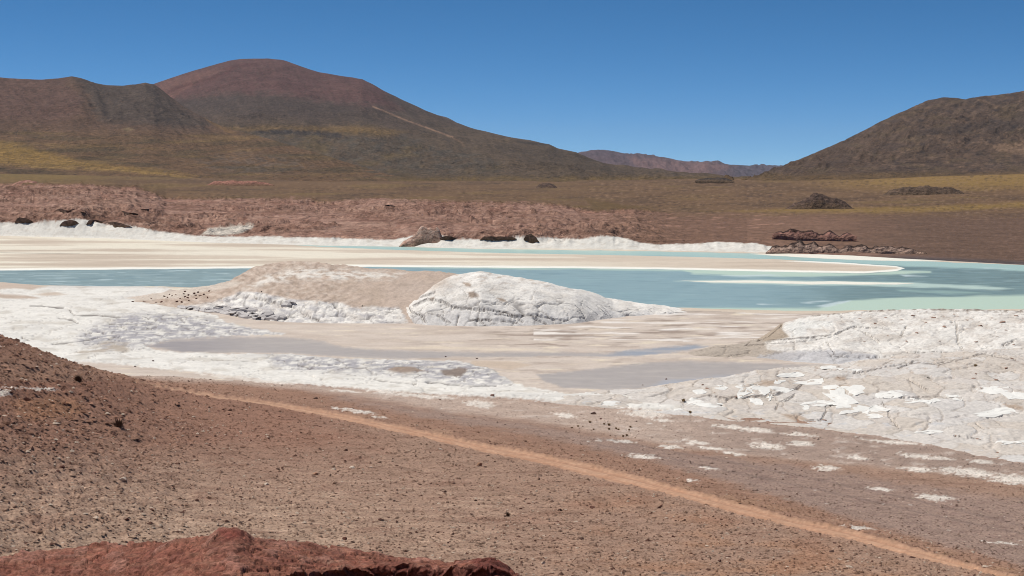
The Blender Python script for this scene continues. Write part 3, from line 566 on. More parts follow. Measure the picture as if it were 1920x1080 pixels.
def colB(x, y, z, T, px, py):
    c = np.tile(C(196, 176, 160), (len(x), 1)); a = fbm(px / 40, py / 12, 4, 215); b = fbm(px / 14, py / 5, 4, 216)
    c = blend(c, ss(-.2, .5, a) * .6, C(188, 168, 150)); c = blend(c, ss(.0, .4, b) * ss(720, 600, px) * .6, C(164, 144, 128)); c = blend(c, ss(-.05, -.4, b) * ss(720, 600, px) * .5, C(218, 203, 188)); c = blend(c, ss(.1, .45, fbm(px / 9 - py / 9, py / 5, 4, 221)) * ss(560, 480, px) * ss(545, 520, py) * .6, C(150, 132, 118)); c = blend(c, ss(700, 780, px) * ss(520, 535, py) * .7, C(196, 178, 164))
    s = sdf(px + 8 * b, py + 4 * a, [(455, 543), (490, 520), (530, 508), (560, 500), (640, 505), (760, 512), (740, 524), (640, 526), (560, 525), (520, 530), (480, 540)])
    c = blend(c, ss(-6, 9, s) * ss(-.3, .15, fbm(px / 22 - py / 30, py / 5, 4, 222)) * .95, C(232, 224, 213))
    s = sdf(px + 6 * b, py + 3 * a, LOWB, 60); w = pale(x, y, z, T, px, py, C(210, 200, 190), C(184, 180, 180), 1.2, 217)
    w = blend(w, ss(-.1, .5, fbm(px / 26, py / 7, 4, 218)) * .7, C(178, 174, 176)); w = blend(w, ss(.07, 0, slab_cells(x, y, 8, 6, 245)[1]) * .7, C(104, 98, 96)); w = blend(w, ss(.2, .5, fbm(px / 12, py / 3, 4, 219)) * .5, C(140, 132, 130)); c = blend(c, ss(-2, 3, s) * ss(-.7, -.1, b + .02 * s), w)
    c = blend(c, ss(-3, 3, sdf(px + 5 * b, py + 3 * a, [(320, 540), (430, 527), (460, 530), (400, 545), (330, 558), (250, 566), (240, 560)])) * .7, C(216, 204, 190))
    for P in CRKB: c = blend(c, ss(2.2, .5, pline(px, py, P) + 1. * gn(px / 5, py / 4, 17)) * .85, C(104, 94, 88))
    return c
CRB = [(235, 562), (330, 546), (390, 538), (430, 528), (455, 512), (475, 503), (500, 496), (545, 490), (590, 492), (640, 497), (700, 503), (780, 508), (850, 512), (900, 520), (930, 545)]
FTB = [(235, 566), (300, 574), (340, 582), (400, 592), (480, 604), (600, 608), (700, 609), (800, 608), (900, 600), (930, 590)]
oB, sB_, _ = outcrop('rock_mound', CRB, FTB, [(235, 8), (330, 24), (450, 40), (545, 44), (700, 42), (800, 40), (930, 30)], [(235, 10), (545, 22), (930, 14)], M_rock, colB, relB, 235, 930, partf=parts_by('sandy_cap', 'crust_slab', 8, 6, 245, lambda T, px, py: (T < .6) & (sdf(px, py, LOWB, 60) > 0)))
tag(oB, 'broad tan sandy mound with a white crusted shoulder, left of the domed white outcrop', 'rock mound')
# right-hand outcrop behind the mud pool
CRKD = [[(1440, 638), (1490, 634), (1560, 628), (1600, 612), (1660, 616)], [(1400, 647), (1490, 642), (1560, 632)], [(1555, 668), (1600, 670), (1680, 672)], [(1600, 615), (1630, 628), (1650, 640)], [(1793, 600), (1796, 640), (1808, 658)], [(1420, 640), (1440, 632), (1466, 610)], [(1690, 630), (1700, 612)], [(1490, 640), (1490, 656)], [(1550, 640), (1565, 665)], [(1700, 662), (1760, 660), (1800, 662)], [(1880, 650), (1900, 640)]]
def relD(x, y, z, T, px, py):
    f, e, i = cracks(x, y, px, py, 5, 4, 221); r = .6 * fbm(x / 9, y / 7, 5, 223) + .08 * (i - .5) - .14 * ss(.05, 0, e) - SLABCUT(x, y, 11, 10, 250, .2) + .1 * fbm(x / 1.1, y / 1.1, 3, 224)
    for P in CRKD: r -= .3 * ss(1.5, .3, pline(px, py, P) + 1. * gn(px / 6, py / 4, 27))
    return r
def colD(x, y, z, T, px, py):
    c = .93 * pale(x, y, z, T, px, py, C(210, 199, 187), C(208, 199, 191), 1, 225); b = fbm(px / 9, py / 3.2, 4, 226); a = fbm(px / 40, py / 12, 3, 227)
    c = blend(c, ss(.3, .6, b) * ss(650, 590, py) * .7, C(176, 156, 142))
    c = blend(c, ss(-2, 3, sdf(px + 8 * a, py + 4 * a, [(1464, 612), (1490, 603), (1540, 598), (1565, 606), (1560, 612), (1515, 618), (1500, 632), (1485, 632), (1480, 620)])) * .9, C(232, 229, 222))
    c = blend(c, ss(-2, 2, sdf(px, py + 2 * a, [(1380, 650), (1425, 628), (1462, 604), (1470, 602), (1466, 616), (1472, 624), (1480, 632), (1440, 640), (1400, 648)])), C(176, 160, 142)); c = blend(c, ss(.93, .985, T) * ss(1480, 1540, px) * ss(-.3, .2, b) * .75, C(122, 106, 92))
    c = blend(c, ss(-3, 3, sdf(px, py + 3 * a, [(1280, 680), (1280, 655), (1330, 645), (1400, 636), (1430, 636), (1440, 655), (1500, 664), (1480, 676), (1380, 680)])), C(184, 171, 157))
    c = blend(c, ss(-3, 4, sdf(px + 6 * b, py + 3 * b, [(1400, 672), (1460, 660), (1560, 655), (1640, 664), (1660, 676), (1580, 685), (1480, 680)])) * .75, C(192, 190, 192))
    for P in CRKD: c = blend(c, ss(1.2, .2, pline(px, py, P) + .5 * gn(px / 6, py / 4, 27)) * .75, C(104, 94, 88))
    f, e, i = cracks(x, y, px, py, 5, 4, 221); c = blend(c, ss(.05, 0, e) * .3, C(150, 138, 128))
    return c
CRD = [(1290, 662), (1340, 651), (1400, 643), (1430, 634), (1465, 609), (1500, 594), (1530, 588), (1600, 584), (1700, 582), (1800, 581), (1920, 582), (2100, 582), (2300, 590)]
FTD = [(1290, 668), (1380, 674), (1480, 680), (1560, 686), (1700, 688), (1920, 690), (2300, 690)]
oD, sD_, _ = outcrop('rock_outcrop', CRD, FTD, [(1290, 3), (1340, 8), (1465, 22), (1530, 33), (1700, 42), (2300, 42)], [(1290, 5), (1600, 14), (2300, 14)], M_rock, colD, relD, 1290, 2300, nf=100, partf=parts_by('bedrock', 'rock_slab', 11, 10, 250, lambda T, px, py: T < .9))
tag(oD, 'long pale outcrop with sloping tan left end between mint green water and the mud pool', 'rock outcrop')
# nearest right-hand outcrop of broken salt plates
CRKE = [[(1653, 752), (1665, 772), (1668, 782), (1685, 803)], [(1330, 742), (1360, 746), (1440, 740), (1490, 728), (1505, 718)], [(1455, 770), (1460, 755), (1490, 738)], [(1505, 788), (1540, 786), (1550, 772)], [(1640, 742), (1700, 745), (1760, 742)], [(1685, 690), (1720, 680), (1760, 684), (1820, 670), (1850, 662)], [(1830, 795), (1845, 805)], [(1790, 818), (1835, 820)], [(1700, 712), (1740, 730)], [(1860, 668), (1905, 676)], [(1600, 700), (1650, 690), (1700, 682)]]
def relE(x, y, z, T, px, py):
    f, e, i = cracks(x, y, px, py, 3.6, 5.5, 231); r = .55 * fbm(x / 9, y / 9, 5, 233) + .1 * (i - .5) - .12 * ss(.06, 0, e) - SLABCUT(x, y, 10, 12, 255, .2) + .06 * fbm(x / .8, y / .8, 3, 234)
    for P in CRKE: r -= .3 * ss(1.5, .3, pline(px, py, P) + 1. * gn(px / 6, py / 4, 37))
    return r
def colE(x, y, z, T, px, py):
    f, e, i = cracks(x, y, px, py, 3.6, 5.5, 231)
    c = np.tile(C(214, 206, 197), (len(x), 1)); b = fbm(px / 12, py / 4, 4, 236); a = fbm(px / 60, py / 18, 3, 237)
    c = blend(c, ss(.35, .7, i) * .8, C(207, 195, 182)); c = blend(c, ss(.3, .0, i) * .5, C(214, 210, 206))
    c = blend(c, ss(.25, .6, b) * ss(760, 690, py) * .7, C(182, 163, 147)); c = blend(c, ss(0, .5, a) * .4, C(204, 196, 190))
    c = blend(c, ss(.07, 0, e) * .45, C(158, 144, 132)); c = blend(c, ss(.3, .6, fbm(px / 30, py / 7, 4, 238)) * ss(.35, .1, T) * .5, C(196, 198, 202))
    for P in CRKE: c = blend(c, ss(1.3, .2, pline(px, py, P) + .5 * gn(px / 6, py / 4, 37)) * .75, C(104, 94, 88))
    for P in ([(1460, 775), (1500, 778), (1520, 788), (1490, 790)], [(1400, 723), (1440, 712), (1470, 712), (1450, 724)], [(1560, 706), (1580, 703), (1590, 712), (1570, 714)], [(1880, 757), (1920, 760), (1920, 770), (1890, 766)], [(1540, 726), (1590, 722), (1600, 728), (1560, 732)]): c = blend(c, ss(-2, 3, sdf(px + 6 * b, py + 3 * b, P)), C(186, 166, 148))
    return c
CRE = [(980, 748), (1060, 742), (1180, 735), (1250, 726), (1330, 712), (1380, 704), (1420, 698), (1500, 692), (1560, 684), (1650, 670), (1800, 660), (1920, 655), (2300, 650)]
FTE = [(980, 751), (1090, 760), (1190, 768), (1400, 791), (1520, 801), (1650, 816), (1780, 838), (1920, 868), (2300, 930)]
oE, sE_, _ = outcrop('rock_shelf', CRE, FTE, [(980, 2), (1180, 12), (1330, 22), (1500, 35), (1650, 45), (1920, 62), (2300, 66)], [(980, 4), (1500, 10), (2300, 14)], M_rock, colE, relE, 980, 2300, step=2.1, nf=130, p=.8, foot_z=.75, partf=parts_by('bedrock', 'rock_slab', 10, 12, 255, lambda T, px, py: T < .97))
tag(oE, 'low white rock shelf of broken salt plates, nearest on the right above brown gravel', 'rock shelf')
M_plate = ground_mat('salt_plate', 2.5, .93, 1.05, None, bump=.3, bdist=.05, colr=tuple(C(232, 229, 222)))
def plates(parent, surf, spots, org, up=.05, hk=1.35, name='salt_plate', mat=None):
    for (px, py, w, h) in spots:
        k = 11; ph = rng.uniform(0, 6.28); ring = []
        for j in range(k):
            an = 2 * math.pi * j / k; rr = .72 + .62 * rng.random() + .3 * math.cos(2 * an + ph)
            ring.append((px + w * rr * math.cos(an), py + hk * h * rr * math.sin(an)))
        P = [surf(a, b) for a, b in ring]; c0 = surf(px, py); me = [surf(px + .5 * (a - px), py + .5 * (b - py)) for a, b in ring]
        zs = np.median([p[2] for p in P])
        P = [np.array(p) for p in P]; me = [np.array(p) for p in me]; V_ = [np.array(c0) + (0, 0, up * 1.6)] + [p + (0, 0, up * 1.5) for p in me] + [p + (0, 0, up) for p in P] + [p - (0, 0, .15) for p in P]
        T3 = []
        for j in range(k):
            j2 = (j + 1) % k; T3.append((0, 1 + j2, 1 + j)); a, b, c, d = 1 + j, 1 + j2, 1 + k + j2, 1 + k + j; T3 += [(a, b, c), (a, c, d)]
            a, b, c, d = 1 + k + j, 1 + k + j2, 1 + 2 * k + j2, 1 + 2 * k + j; T3 += [(a, b, c), (a, c, d)]
        o = mesh_np(name, np.array(V_), np.array(T3)[:, ::-1], mat or M_plate, None, None, org, smooth=False); o.parent = parent; o.location = (0, 0, 0)
plates(oE, sE_, [(1410, 735, 28, 9), (1420, 753, 14, 4), (1443, 745, 8, 3.5), (1573, 743, 30, 12), (1533, 757, 24, 6), (1630, 768, 26, 7), (1673, 740, 30, 5), (1605, 733, 20, 6), (1463, 730, 20, 4), (1403, 724, 20, 4), (1484, 703, 24, 4), (1516, 716, 22, 5), (1570, 760, 22, 4), (1590, 773, 16, 3), (1720, 752, 18, 4), (1748, 752, 16, 3), (1640, 780, 16, 2.5), (1512, 764, 8, 3), (1580, 728, 14, 3), (1870, 773, 34, 6), (1860, 732, 26, 6), (1905, 742, 22, 7), (1330, 760, 24, 4), (1300, 753, 20, 4), (1745, 810, 20, 3), (1895, 830, 24, 4), (1350, 727, 16, 3), (1310, 735, 16, 3), (1560, 691, 18, 3), (1600, 694, 14, 3), (1790, 745, 18, 4), (1460, 716, 12, 3), (1250, 765, 30, 4), (1140, 757, 22, 3)], oE.location, .03)

M_slab = ground_mat('grey_slab', 2.5, .85, 1.12, None, bump=.4, bdist=.06, colr=tuple(C(196, 190, 186)))
plates(oB, sB_, [(342, 579, 9, 2.5), (362, 581, 15, 3), (384, 584, 13, 2.6), (402, 586, 14, 3), (424, 588, 12, 2.6), (443, 591, 15, 3.4), (466, 594, 15, 4), (486, 598, 12, 3.4), (455, 583, 18, 3), (420, 580, 16, 2.6), (500, 590, 14, 4), (520, 597, 14, 4), (540, 572, 12, 2.4)], oB.location, .38, 1.1, 'loose_slab', M_slab)
# ------------------------------------------------------------------ foreground ledge of red rock
def ledge():
    crest = [(-200, 1062), (0, 1041), (60, 1031), (150, 1021), (260, 1015), (350, 1008), (380, 1002), (395, 996), (410, 993), (430, 991.5), (445, 993), (456, 1000), (468, 1009), (500, 1012), (560, 1016), (600, 1022), (680, 1033), (760, 1044), (820, 1049), (860, 1051), (882, 1049), (895, 1044), (915, 1042), (935, 1046), (948, 1058), (965, 1072), (985, 1092), (1010, 1120)]
    lip = [(-200, 1190), (0, 1170), (300, 1120), (460, 1092), (540, 1076), (600, 1072), (650, 1068), (720, 1061), (780, 1059), (830, 1064), (880, 1062), (920, 1062), (950, 1072), (985, 1098), (1010, 1124)]
    pxs = np.arange(-200, 1012, 2.4); nn = len(pxs)
    cy = li(pxs, crest); ly = np.maximum(li(pxs, lip), cy + 3)
    yc = 19.5 + .6 * np.sin(pxs / 90) - (pxs > 380) * 0; yl = yc - 1.9 - 1.2 * ss(700, 100, pxs)
    rows_ = []
    for f in np.linspace(0, 1, 9)[:-1]:                       # back, falling away
        rows_.append((yc + 3.2 * (1 - f), None, f))
    V_ = []; T_ = []
    zc = z_of(cy, yc); zl = z_of(ly, yl)
    for f in np.linspace(0, 1, 10)[:-1]: y = yc + 3. * (1 - f); V_.append((y, zc - 3.5 * (1 - f) ** 1.3)); T_.append(-1 + f)
    for f in np.linspace(0, 1, 80): y = yc + (yl - yc) * f; V_.append((y, zc + (zl - zc) * f)); T_.append(f)
    for f in (np.linspace(0, 1, 60) ** 2.4)[1:]: y = yl - .5 * math.sin(f * 3.0) * .6 + .25 * f; V_.append((y, zl - 3.2 * f)); T_.append(1 + f)
    Yg = np.array([a for a, b in V_]); Zg = np.array([b for a, b in V_]); T = np.repeat(np.array(T_)[:, None], nn, 1)
    Xg = (np.tile(pxs, (len(V_), 1)) - 960) / F * Yg
    x, y, z, T = Xg.ravel(), Yg.ravel(), Zg.ravel(), T.ravel()
    n1 = fbm(x / .5, y / .5 + z, 4, 301); n2 = fbm(x / .16, y / .16 + z * 4, 4, 302); n3 = ridged(x / .35, z / .3 + y / .6, 4, 303) - .3
    top = ss(1.03, .97, T); pxs_ = np.tile(pxs, len(V_))
    f, e, i = voro(x / .32 + .3 * n1, (y + z * .8) / .3, 304)
    lipm = np.exp(-((T - 1) / .12) ** 2) * ss(430, 560, np.tile(pxs, len(V_)))
    kn = np.exp(-((pxs_ - 428) / 26) ** 2 - ((T - .18) / .16) ** 2) + .8 * np.exp(-((pxs_ - 915) / 30) ** 2 - ((T - .5) / .3) ** 2)
    f3, e3, i3 = voro(x / .22 + .5 * n1, y / .34 + .5 * n2, 311); f4, e4, i4 = voro(x / .6 + .3 * n1, y / .9, 313)
    z2 = z + top * .035 * kn + top * (.05 * n1 + .02 * n2 + .045 * (i3 - .5) - .03 * ss(.12, 0, e3) + .06 * (i4 - .5) - .05 * ss(.06, 0, e4)) * ss(-.6, .3, T) + lipm * (.05 * n3 + .06 * (i - .5))
    y2 = y + (1 - top) * (.14 * n3 + .06 * n2 + .16 * (i - .5) - .12 * ss(.15, 0, e)) - lipm * .05 * n2
    px, py = proj(x, y2, z2)
    c = np.tile(C(140, 90, 74), (len(x), 1)); c = blend(c, ss(-.2, .5, fbm(px / 60, py / 9, 4, 305)) * .7, C(158, 112, 92)); c = blend(c, ss(.0, .5, fbm(px / 26, py / 4, 4, 306)) * .6, C(116, 68, 58))
    c = blend(c, ss(.05, .5, fbm(px / 24, py / 7, 4, 307)) * ss(-10, 25, sdf(px, py, [(560, 1075), (560, 1045), (620, 1040), (700, 1055), (660, 1066)])) * .8, C(184, 148, 128))
    c = blend(c, ss(.6, 1, i3) * .45, C(172, 128, 112)); c = blend(c, ss(.3, 0, i3) * .4, C(104, 62, 54)); c = blend(c, ss(.08, 0, e3) * .35, C(84, 50, 44))
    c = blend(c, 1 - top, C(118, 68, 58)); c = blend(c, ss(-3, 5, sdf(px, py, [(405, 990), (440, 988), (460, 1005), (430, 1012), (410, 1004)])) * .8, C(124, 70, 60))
    c = blend(c, ss(-4, 6, sdf(px, py, [(880, 1050), (915, 1038), (940, 1044), (975, 1080), (900, 1075)])) * .8, C(112, 62, 54))
    org = np.array([float(x[nn // 2]), 18., 15.])
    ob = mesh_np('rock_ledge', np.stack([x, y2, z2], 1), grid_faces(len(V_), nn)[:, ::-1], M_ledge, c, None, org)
    tag(ob, 'dark red rock ledge with a knob on its edge, nearest of all', 'rock ledge')
ledge()

# ------------------------------------------------------------------ mountains
def mountain(name, ridge, base, yb, yr, yback, colf, relf, x0, x1, step=2.4, nf=110, p=1.3, nb=8, mat=None, dip=4, fine=.6, lean=0.):
    pxs = np.arange(x0, x1 + step, step); n_ = len(pxs)
    ry = li(pxs, ridge); by = np.maximum(li(pxs, base), ry + .5); YB = li(pxs, yb); YR = li(pxs, yr)
    zb = z_of(by, YB) - dip; zr = z_of(ry, YR)
    tt = np.r_[np.linspace(0, 1, nf), 1 + np.linspace(.1, 1, nb)]
    T = np.repeat(tt[:, None], n_, 1); PXg = np.tile(pxs, (len(tt), 1)); tf = np.clip(T, 0, 1)
    Yg = np.where(T <= 1, YB + (YR - YB) * T, YR + (T - 1) * yback)
    Zg = np.where(T <= 1, zb + (zr - zb) * tf ** p, zr + (0 - zr) * np.clip(T - 1, 0, 1) ** 1.3)
    Xg = (PXg - 960) / F * (Yg * cA - (Zg - H) * sA)
    x, y, z, T = Xg.ravel(), Yg.ravel(), Zg.ravel(), T.ravel(); px, py = proj(x, y, z)
    w = ss(0, .08, T) * (1 - .75 * ss(.82, 1, T) * (T <= 1.001)); z = z + relf(x, y, z, T, px, py) * w
    px, py = proj(x, y, z); c = colf(x, y, z, T, px, py)
    f1_ = fbm(px / 6, py / 3.8, 4, 801); f2_ = fbm(px / 60, py / 20, 3, 802); gu = fbm(px / 8 + lean * py / 10, py / 38 - lean * px / 60, 4, 803)
    c = c * (1 + .3 * f1_ + .1 * f2_ + .26 * gu * ss(.15, .4, T))[:, None]; c = c * np.array([1.05, 1., .94]); c = blend(c, ss(.22, .5, f1_) * ss(-.1, .3, f2_) * fine, C(58, 50, 46)); c = blend(c, ss(-.28, -.55, f1_) * fine * .5, C(126, 108, 92))
    return struct(mesh_np(name, np.stack([x, y, z], 1), grid_faces(len(tt), n_), mat or M_mtn, c))
RV = [(-800, 330), (0, 300), (150, 225), (220, 185), (290, 157), (340, 140), (390, 125), (430, 113.5), (455, 110.5), (500, 110), (530, 114), (560, 124), (600, 137), (640, 142), (680, 148), (700, 158), (720, 170), (760, 190), (800, 208), (850, 228), (880, 239), (950, 255), (1000, 264), (1030, 270), (1045, 278), (1080, 285), (1100, 296), (1150, 313), (1200, 322), (1260, 333), (1300, 337), (1400, 340)]
def relV(x, y, z, T, px, py):
    r = 26 * fbm(x / 900, y / 900, 5, 401) * ss(0, .3, T) + 9 * fbm(x / 160, y / 220, 4, 402)
    r += 14 * fbm(x / 350, y / 500, 4, 403) * ss(.15, .5, T)
    lava = ss(.1, .2, T) * ss(.55, .35, T); r += lava * 14 * (ridged(x / 130, y / 170, 4, 404) - .3)
    return r
def colV(x, y, z, T, px, py):
    a = fbm(px / 90, py / 22, 4, 411); b = fbm(px / 24, py / 7, 4, 412)
    c = np.tile(C(92, 79, 66), (len(x), 1)); h = ss(262, 190, py + 22 * a); c = blend(c, h, C(84, 71, 64))
    c = blend(c, ss(-10, 14, sdf(px + 14 * a, py + 10 * b, [(280, 150), (440, 90), (700, 100), (720, 170), (760, 205), (640, 195), (520, 178), (430, 176), (380, 182), (330, 190), (300, 180)], 60)), C(97, 71, 67))
    c = blend(c, ss(-3, 5, sdf(px + 5 * b, py + 3 * b, [(290, 156), (400, 128), (430, 130), (380, 150), (345, 172), (320, 186), (305, 172)])), C(112, 82, 74))
    for P in ([(330, 166), (380, 152), (430, 134)], [(315, 172), (340, 162)], [(420, 130), (460, 121), (480, 122)]): c = blend(c, ss(5, 1, pline(px, py, P) + 3 * b) * .6, C(88, 58, 54))
    c = blend(c, ss(-5, 8, sdf(px + 10 * b, py + 5 * b, [(310, 190), (420, 178), (520, 182), (650, 198), (700, 225), (600, 222), (480, 225), (380, 215)])) * .6, C(76, 66, 61))
    c = blend(c, ss(-4, 6, sdf(px + 20 * a, py + 3 * b, [(420, 238), (560, 236), (700, 236), (760, 248), (720, 256), (620, 250), (520, 244), (430, 246)])) * .85, C(118, 96, 64))
    c = blend(c, ss(-4, 6, sdf(px + 20 * a, py + 4 * b, [(300, 255), (420, 250), (460, 256), (400, 266), (300, 270)])) * .7, C(120, 98, 60))
    lav = ss(-6, 10, sdf(px + 26 * a, py + 8 * b, [(420, 258), (480, 246), (640, 250), (760, 256), (830, 275), (900, 290), (960, 310), (940, 330), (760, 330), (560, 332), (380, 325), (350, 300), (420, 275)]))
    c = blend(c, lav * ss(-.4, .4, b) * .8, C(86, 80, 72)); c = blend(c, lav * ss(.1, .5, a) * .6, C(104, 88, 60))
    c = blend(c, ss(-2, 2, sdf(px, py + 2 * b, [(478, 246), (520, 243), (580, 245), (640, 250), (640, 257), (560, 252), (480, 250)])) * .85, C(60, 55, 54)); c = blend(c, ss(-1.5, 2, sdf(px, py + 2 * b, [(412, 263), (432, 258), (442, 262), (470, 266), (440, 269), (415, 268)])) * .85, C(54, 50, 50))
    c = blend(c, ss(-1.5, 2, sdf(px, py + 1.5 * b, [(962, 263), (1000, 266), (1030, 270), (1010, 274), (970, 268)])) * .7, C(62, 56, 52))
    c = blend(c, ss(2.2, .6, pline(px, py, [(700, 200), (715, 206), (760, 225), (810, 243), (850, 258)])) * .75, C(150, 122, 102))
    c = blend(c, ss(2, .5, pline(px, py, [(850, 258), (866, 268), (870, 274)])) * .4, C(140, 112, 90))
    c = blend(c, ss(-5, 8, sdf(px + 10 * b, py + 4 * b, [(920, 268), (1040, 275), (1200, 322), (1180, 332), (1060, 322), (960, 300)])) * .5, C(78, 68, 58))
    c = blend(c, ss(326, 338, py + 6 * b) * .8, C(106, 88, 58))
    return c
mountain('mountain', RV, [(-800, 326), (0, 330), (600, 341), (1000, 341), (1400, 342)], [(-800, 2500), (1400, 2500)], [(-800, 7200), (490, 7000), (1000, 5600), (1400, 4200)], 2500, colV, relV, -400, 1400, nf=150, lean=-.7)
# left ridge in front of it
RL = [(-800, 185), (-200, 150), (0, 145), (40, 147), (80, 149), (110, 147), (135, 143), (150, 146), (170, 154), (200, 159), (230, 160.5), (255, 158), (272, 155), (288, 158), (300, 166), (320, 182), (345, 200), (370, 214), (400, 230), (430, 243), (470, 252), (520, 266), (600, 288), (700, 318), (760, 332), (820, 342)]
def relL(x, y, z, T, px, py):
    r = 10 * fbm(x / 380, y / 420, 5, 421) * ss(0, .3, T) + 4 * fbm(x / 90, y / 110, 4, 422) + 4 * (ridged(px / 70 + T, T * 2.5, 4, 423) - .35) * ss(.3, .7, T)
    rock = ss(.1, .5, fbm(px / 30, py / 12, 4, 424)) * ss(130, 180, px) * ss(245, 215, py); r += rock * 7 * (ridged(x / 45, y / 60, 3, 425) - .2)
    r += 7 * ss(14, 0, np.abs(px - 165 - (py - 150) * .45)) * ss(.5, .8, T)
    return r
def colL(x, y, z, T, px, py):
    a = fbm(px / 90, py / 18, 4, 431); b = fbm(px / 20, py / 6, 4, 432)
    c = np.tile(C(101, 80, 66), (len(x), 1)); c = blend(c, ss(-8, 14, sdf(px + 14 * a, py + 10 * b, [(-300, 140), (120, 140), (150, 180), (160, 215), (100, 232), (0, 225), (-300, 220)], 60)) * .7, C(98, 75, 68))
    c = blend(c, ss(-14, 16, sdf(px + 22 * b, py + 12 * b, [(130, 140), (200, 150), (290, 150), (330, 190), (400, 232), (380, 246), (300, 238), (200, 232), (175, 215), (158, 170)])), C(80, 69, 62))
    c = blend(c, ss(.2, .5, b) * ss(150, 190, px) * ss(250, 220, py) * .4, C(98, 88, 80))
    ap = ss(236, 262, py + 12 * a); c = blend(c, ap, C(108, 86, 66)); c = blend(c, ap * ss(-.1, .4, fbm(px / 130, py / 12, 4, 433)) * .8, C(86, 74, 56)); c = blend(c, ap * ss(.1, .5, fbm(px / 170, py / 9, 4, 434)) * .7, C(118, 97, 67))
    c = blend(c, ss(-4, 10, sdf(px + 20 * a, py + 4 * b, [(-300, 250), (0, 262), (60, 272), (140, 296), (250, 312), (400, 332), (300, 330), (130, 316), (0, 310), (-300, 300)])) * .8, C(140, 114, 66))
    c = blend(c, ss(2.5, .5, pline(px, py, [(60, 313), (200, 318), (300, 326), (380, 336)]) + 1.5 * b) * .7, C(150, 124, 78)); c = blend(c, ss(-3, 5, sdf(px + 8 * b, py + 3 * b, [(0, 318), (80, 318), (140, 326), (100, 334), (30, 334)])) * .6, C(84, 70, 54))
    c = blend(c, ss(-2, 4, sdf(px + 3 * b, py + 2 * b, [(372, 214), (385, 216), (430, 242), (450, 250), (430, 252), (400, 236)])) * .7, C(124, 98, 66))
    c = blend(c, ss(-1.5, 2, sdf(px, py + 2 * b, [(228, 243), (240, 238), (254, 243), (240, 247)])) * .6, C(136, 120, 92))
    c = blend(c, ss(-8, 12, sdf(px + 20 * a, py + 6 * b, [(360, 300), (440, 285), (560, 295), (600, 318), (500, 330), (380, 322)])) * ss(-.3, .3, b) * .5, C(98, 90, 84))
    return c
mountain('mountain', RL, [(-800, 322), (0, 327), (400, 335), (820, 344)], [(-800, 2450), (820, 2450)], [(-800, 4400), (300, 4200), (520, 3300), (820, 2700)], 900, colL, relL, -500, 820, nf=130, p=1.15, lean=-.9)
# right-hand hill
RR = [(1350, 341), (1400, 337), (1440, 321), (1470, 310), (1500, 298), (1560, 272), (1620, 244), (1680, 214), (1720, 197), (1745, 188), (1765, 184.5), (1790, 184), (1810, 185.5), (1840, 181), (1880, 176), (1920, 171), (2000, 163), (2200, 158), (2600, 190)]
def relR(x, y, z, T, px, py):
    b = fbm(px / 50, py / 14, 4, 441); rock = ss(-.05, .35, b + .25 * ss(1550, 1800, px)) * ss(.15, .3, T)
    r = 5 * (ridged(px / 30 + 1.2 * py / 30, py / 60, 4, 449) - .4) * ss(.15, .4, T) + 10 * fbm(x / 300, y / 400, 5, 442) + 3.5 * fbm(x / 70, y / 80, 4, 443) + rock * 15 * (ridged(x / 70 + y / 300, y / 80, 4, 444) - .3)
    return r
def colR(x, y, z, T, px, py):
    a = fbm(px / 80, py / 22, 4, 451); b = fbm(px / 16 + py / 40, py / 6, 4, 452)
    c = np.tile(C(89, 74, 64), (len(x), 1)); c = blend(c, ss(-.1, .5, a) * .6, C(80, 68, 62)); rk = ss(1520, 1720, px)
    c = blend(c, ss(.05, .5, b) * rk * .6, C(120, 100, 84)); c = blend(c, ss(.1, .5, fbm(px / 22, py / 7, 4, 453)) * (.3 + .7 * rk) * .65, C(62, 55, 53))
    c = blend(c, ss(.1, .5, fbm(px / 60, py / 14, 3, 454)) * .5, C(98, 84, 66))
    c = blend(c, ss(-3, 6, sdf(px + 12 * b, py + 5 * b, [(1700, 246), (1780, 234), (1840, 228), (1920, 215), (2000, 215), (2000, 240), (1880, 246), (1780, 254), (1710, 256)])) * .5, C(66, 58, 55))
    c = blend(c, ss(-3, 6, sdf(px + 12 * b, py + 5 * b, [(1860, 270), (1920, 262), (2000, 262), (2000, 290), (1920, 292), (1870, 285)])) * .6, C(140, 116, 96))
    c = blend(c, ss(320, 334, py + .01 * (px - 1500) + 4 * a) * .7, C(106, 86, 58))
    return c
mountain('mountain', RR, [(1350, 343), (1440, 338), (1700, 334), (1920, 326), (2600, 310)], [(1350, 2450), (2600, 2450)], [(1350, 2700), (1500, 3500), (1760, 4300), (2600, 4300)], 1200, colR, relR, 1350, 2600, nf=150, p=1.1, lean=1.2)
# far violet range in the gap
def relF(x, y, z, T, px, py): return 28 * (ridged(px / 34 + .4 * T, T * 1.5 + px / 60, 4, 461) - .35) * ss(.05, .3, T) + 45 * fbm(x / 300, y / 300, 4, 462)
def colF(x, y, z, T, px, py):
    b = fbm(px / 14, py / 6, 4, 463); c = np.tile(C(96, 79, 82), (len(x), 1)); c = blend(c, ss(1330, 1400, px + 20 * b) * .7, C(80, 76, 86)); c = blend(c, ss(-3, 4, sdf(px, py + 3 * b, [(1175, 294), (1230, 296), (1320, 304), (1380, 312), (1300, 334), (1220, 325), (1190, 310)])) * .7, C(120, 94, 90))
    c = blend(c, ss(-2, 3, sdf(px, py + 2 * b, [(1235, 326), (1300, 330), (1290, 338), (1240, 336)])) * .6, C(160, 128, 116)); c = blend(c, ss(300, 290, py + 4 * b) * ss(1190, 1160, px) * .5, C(82, 70, 78))
    return c
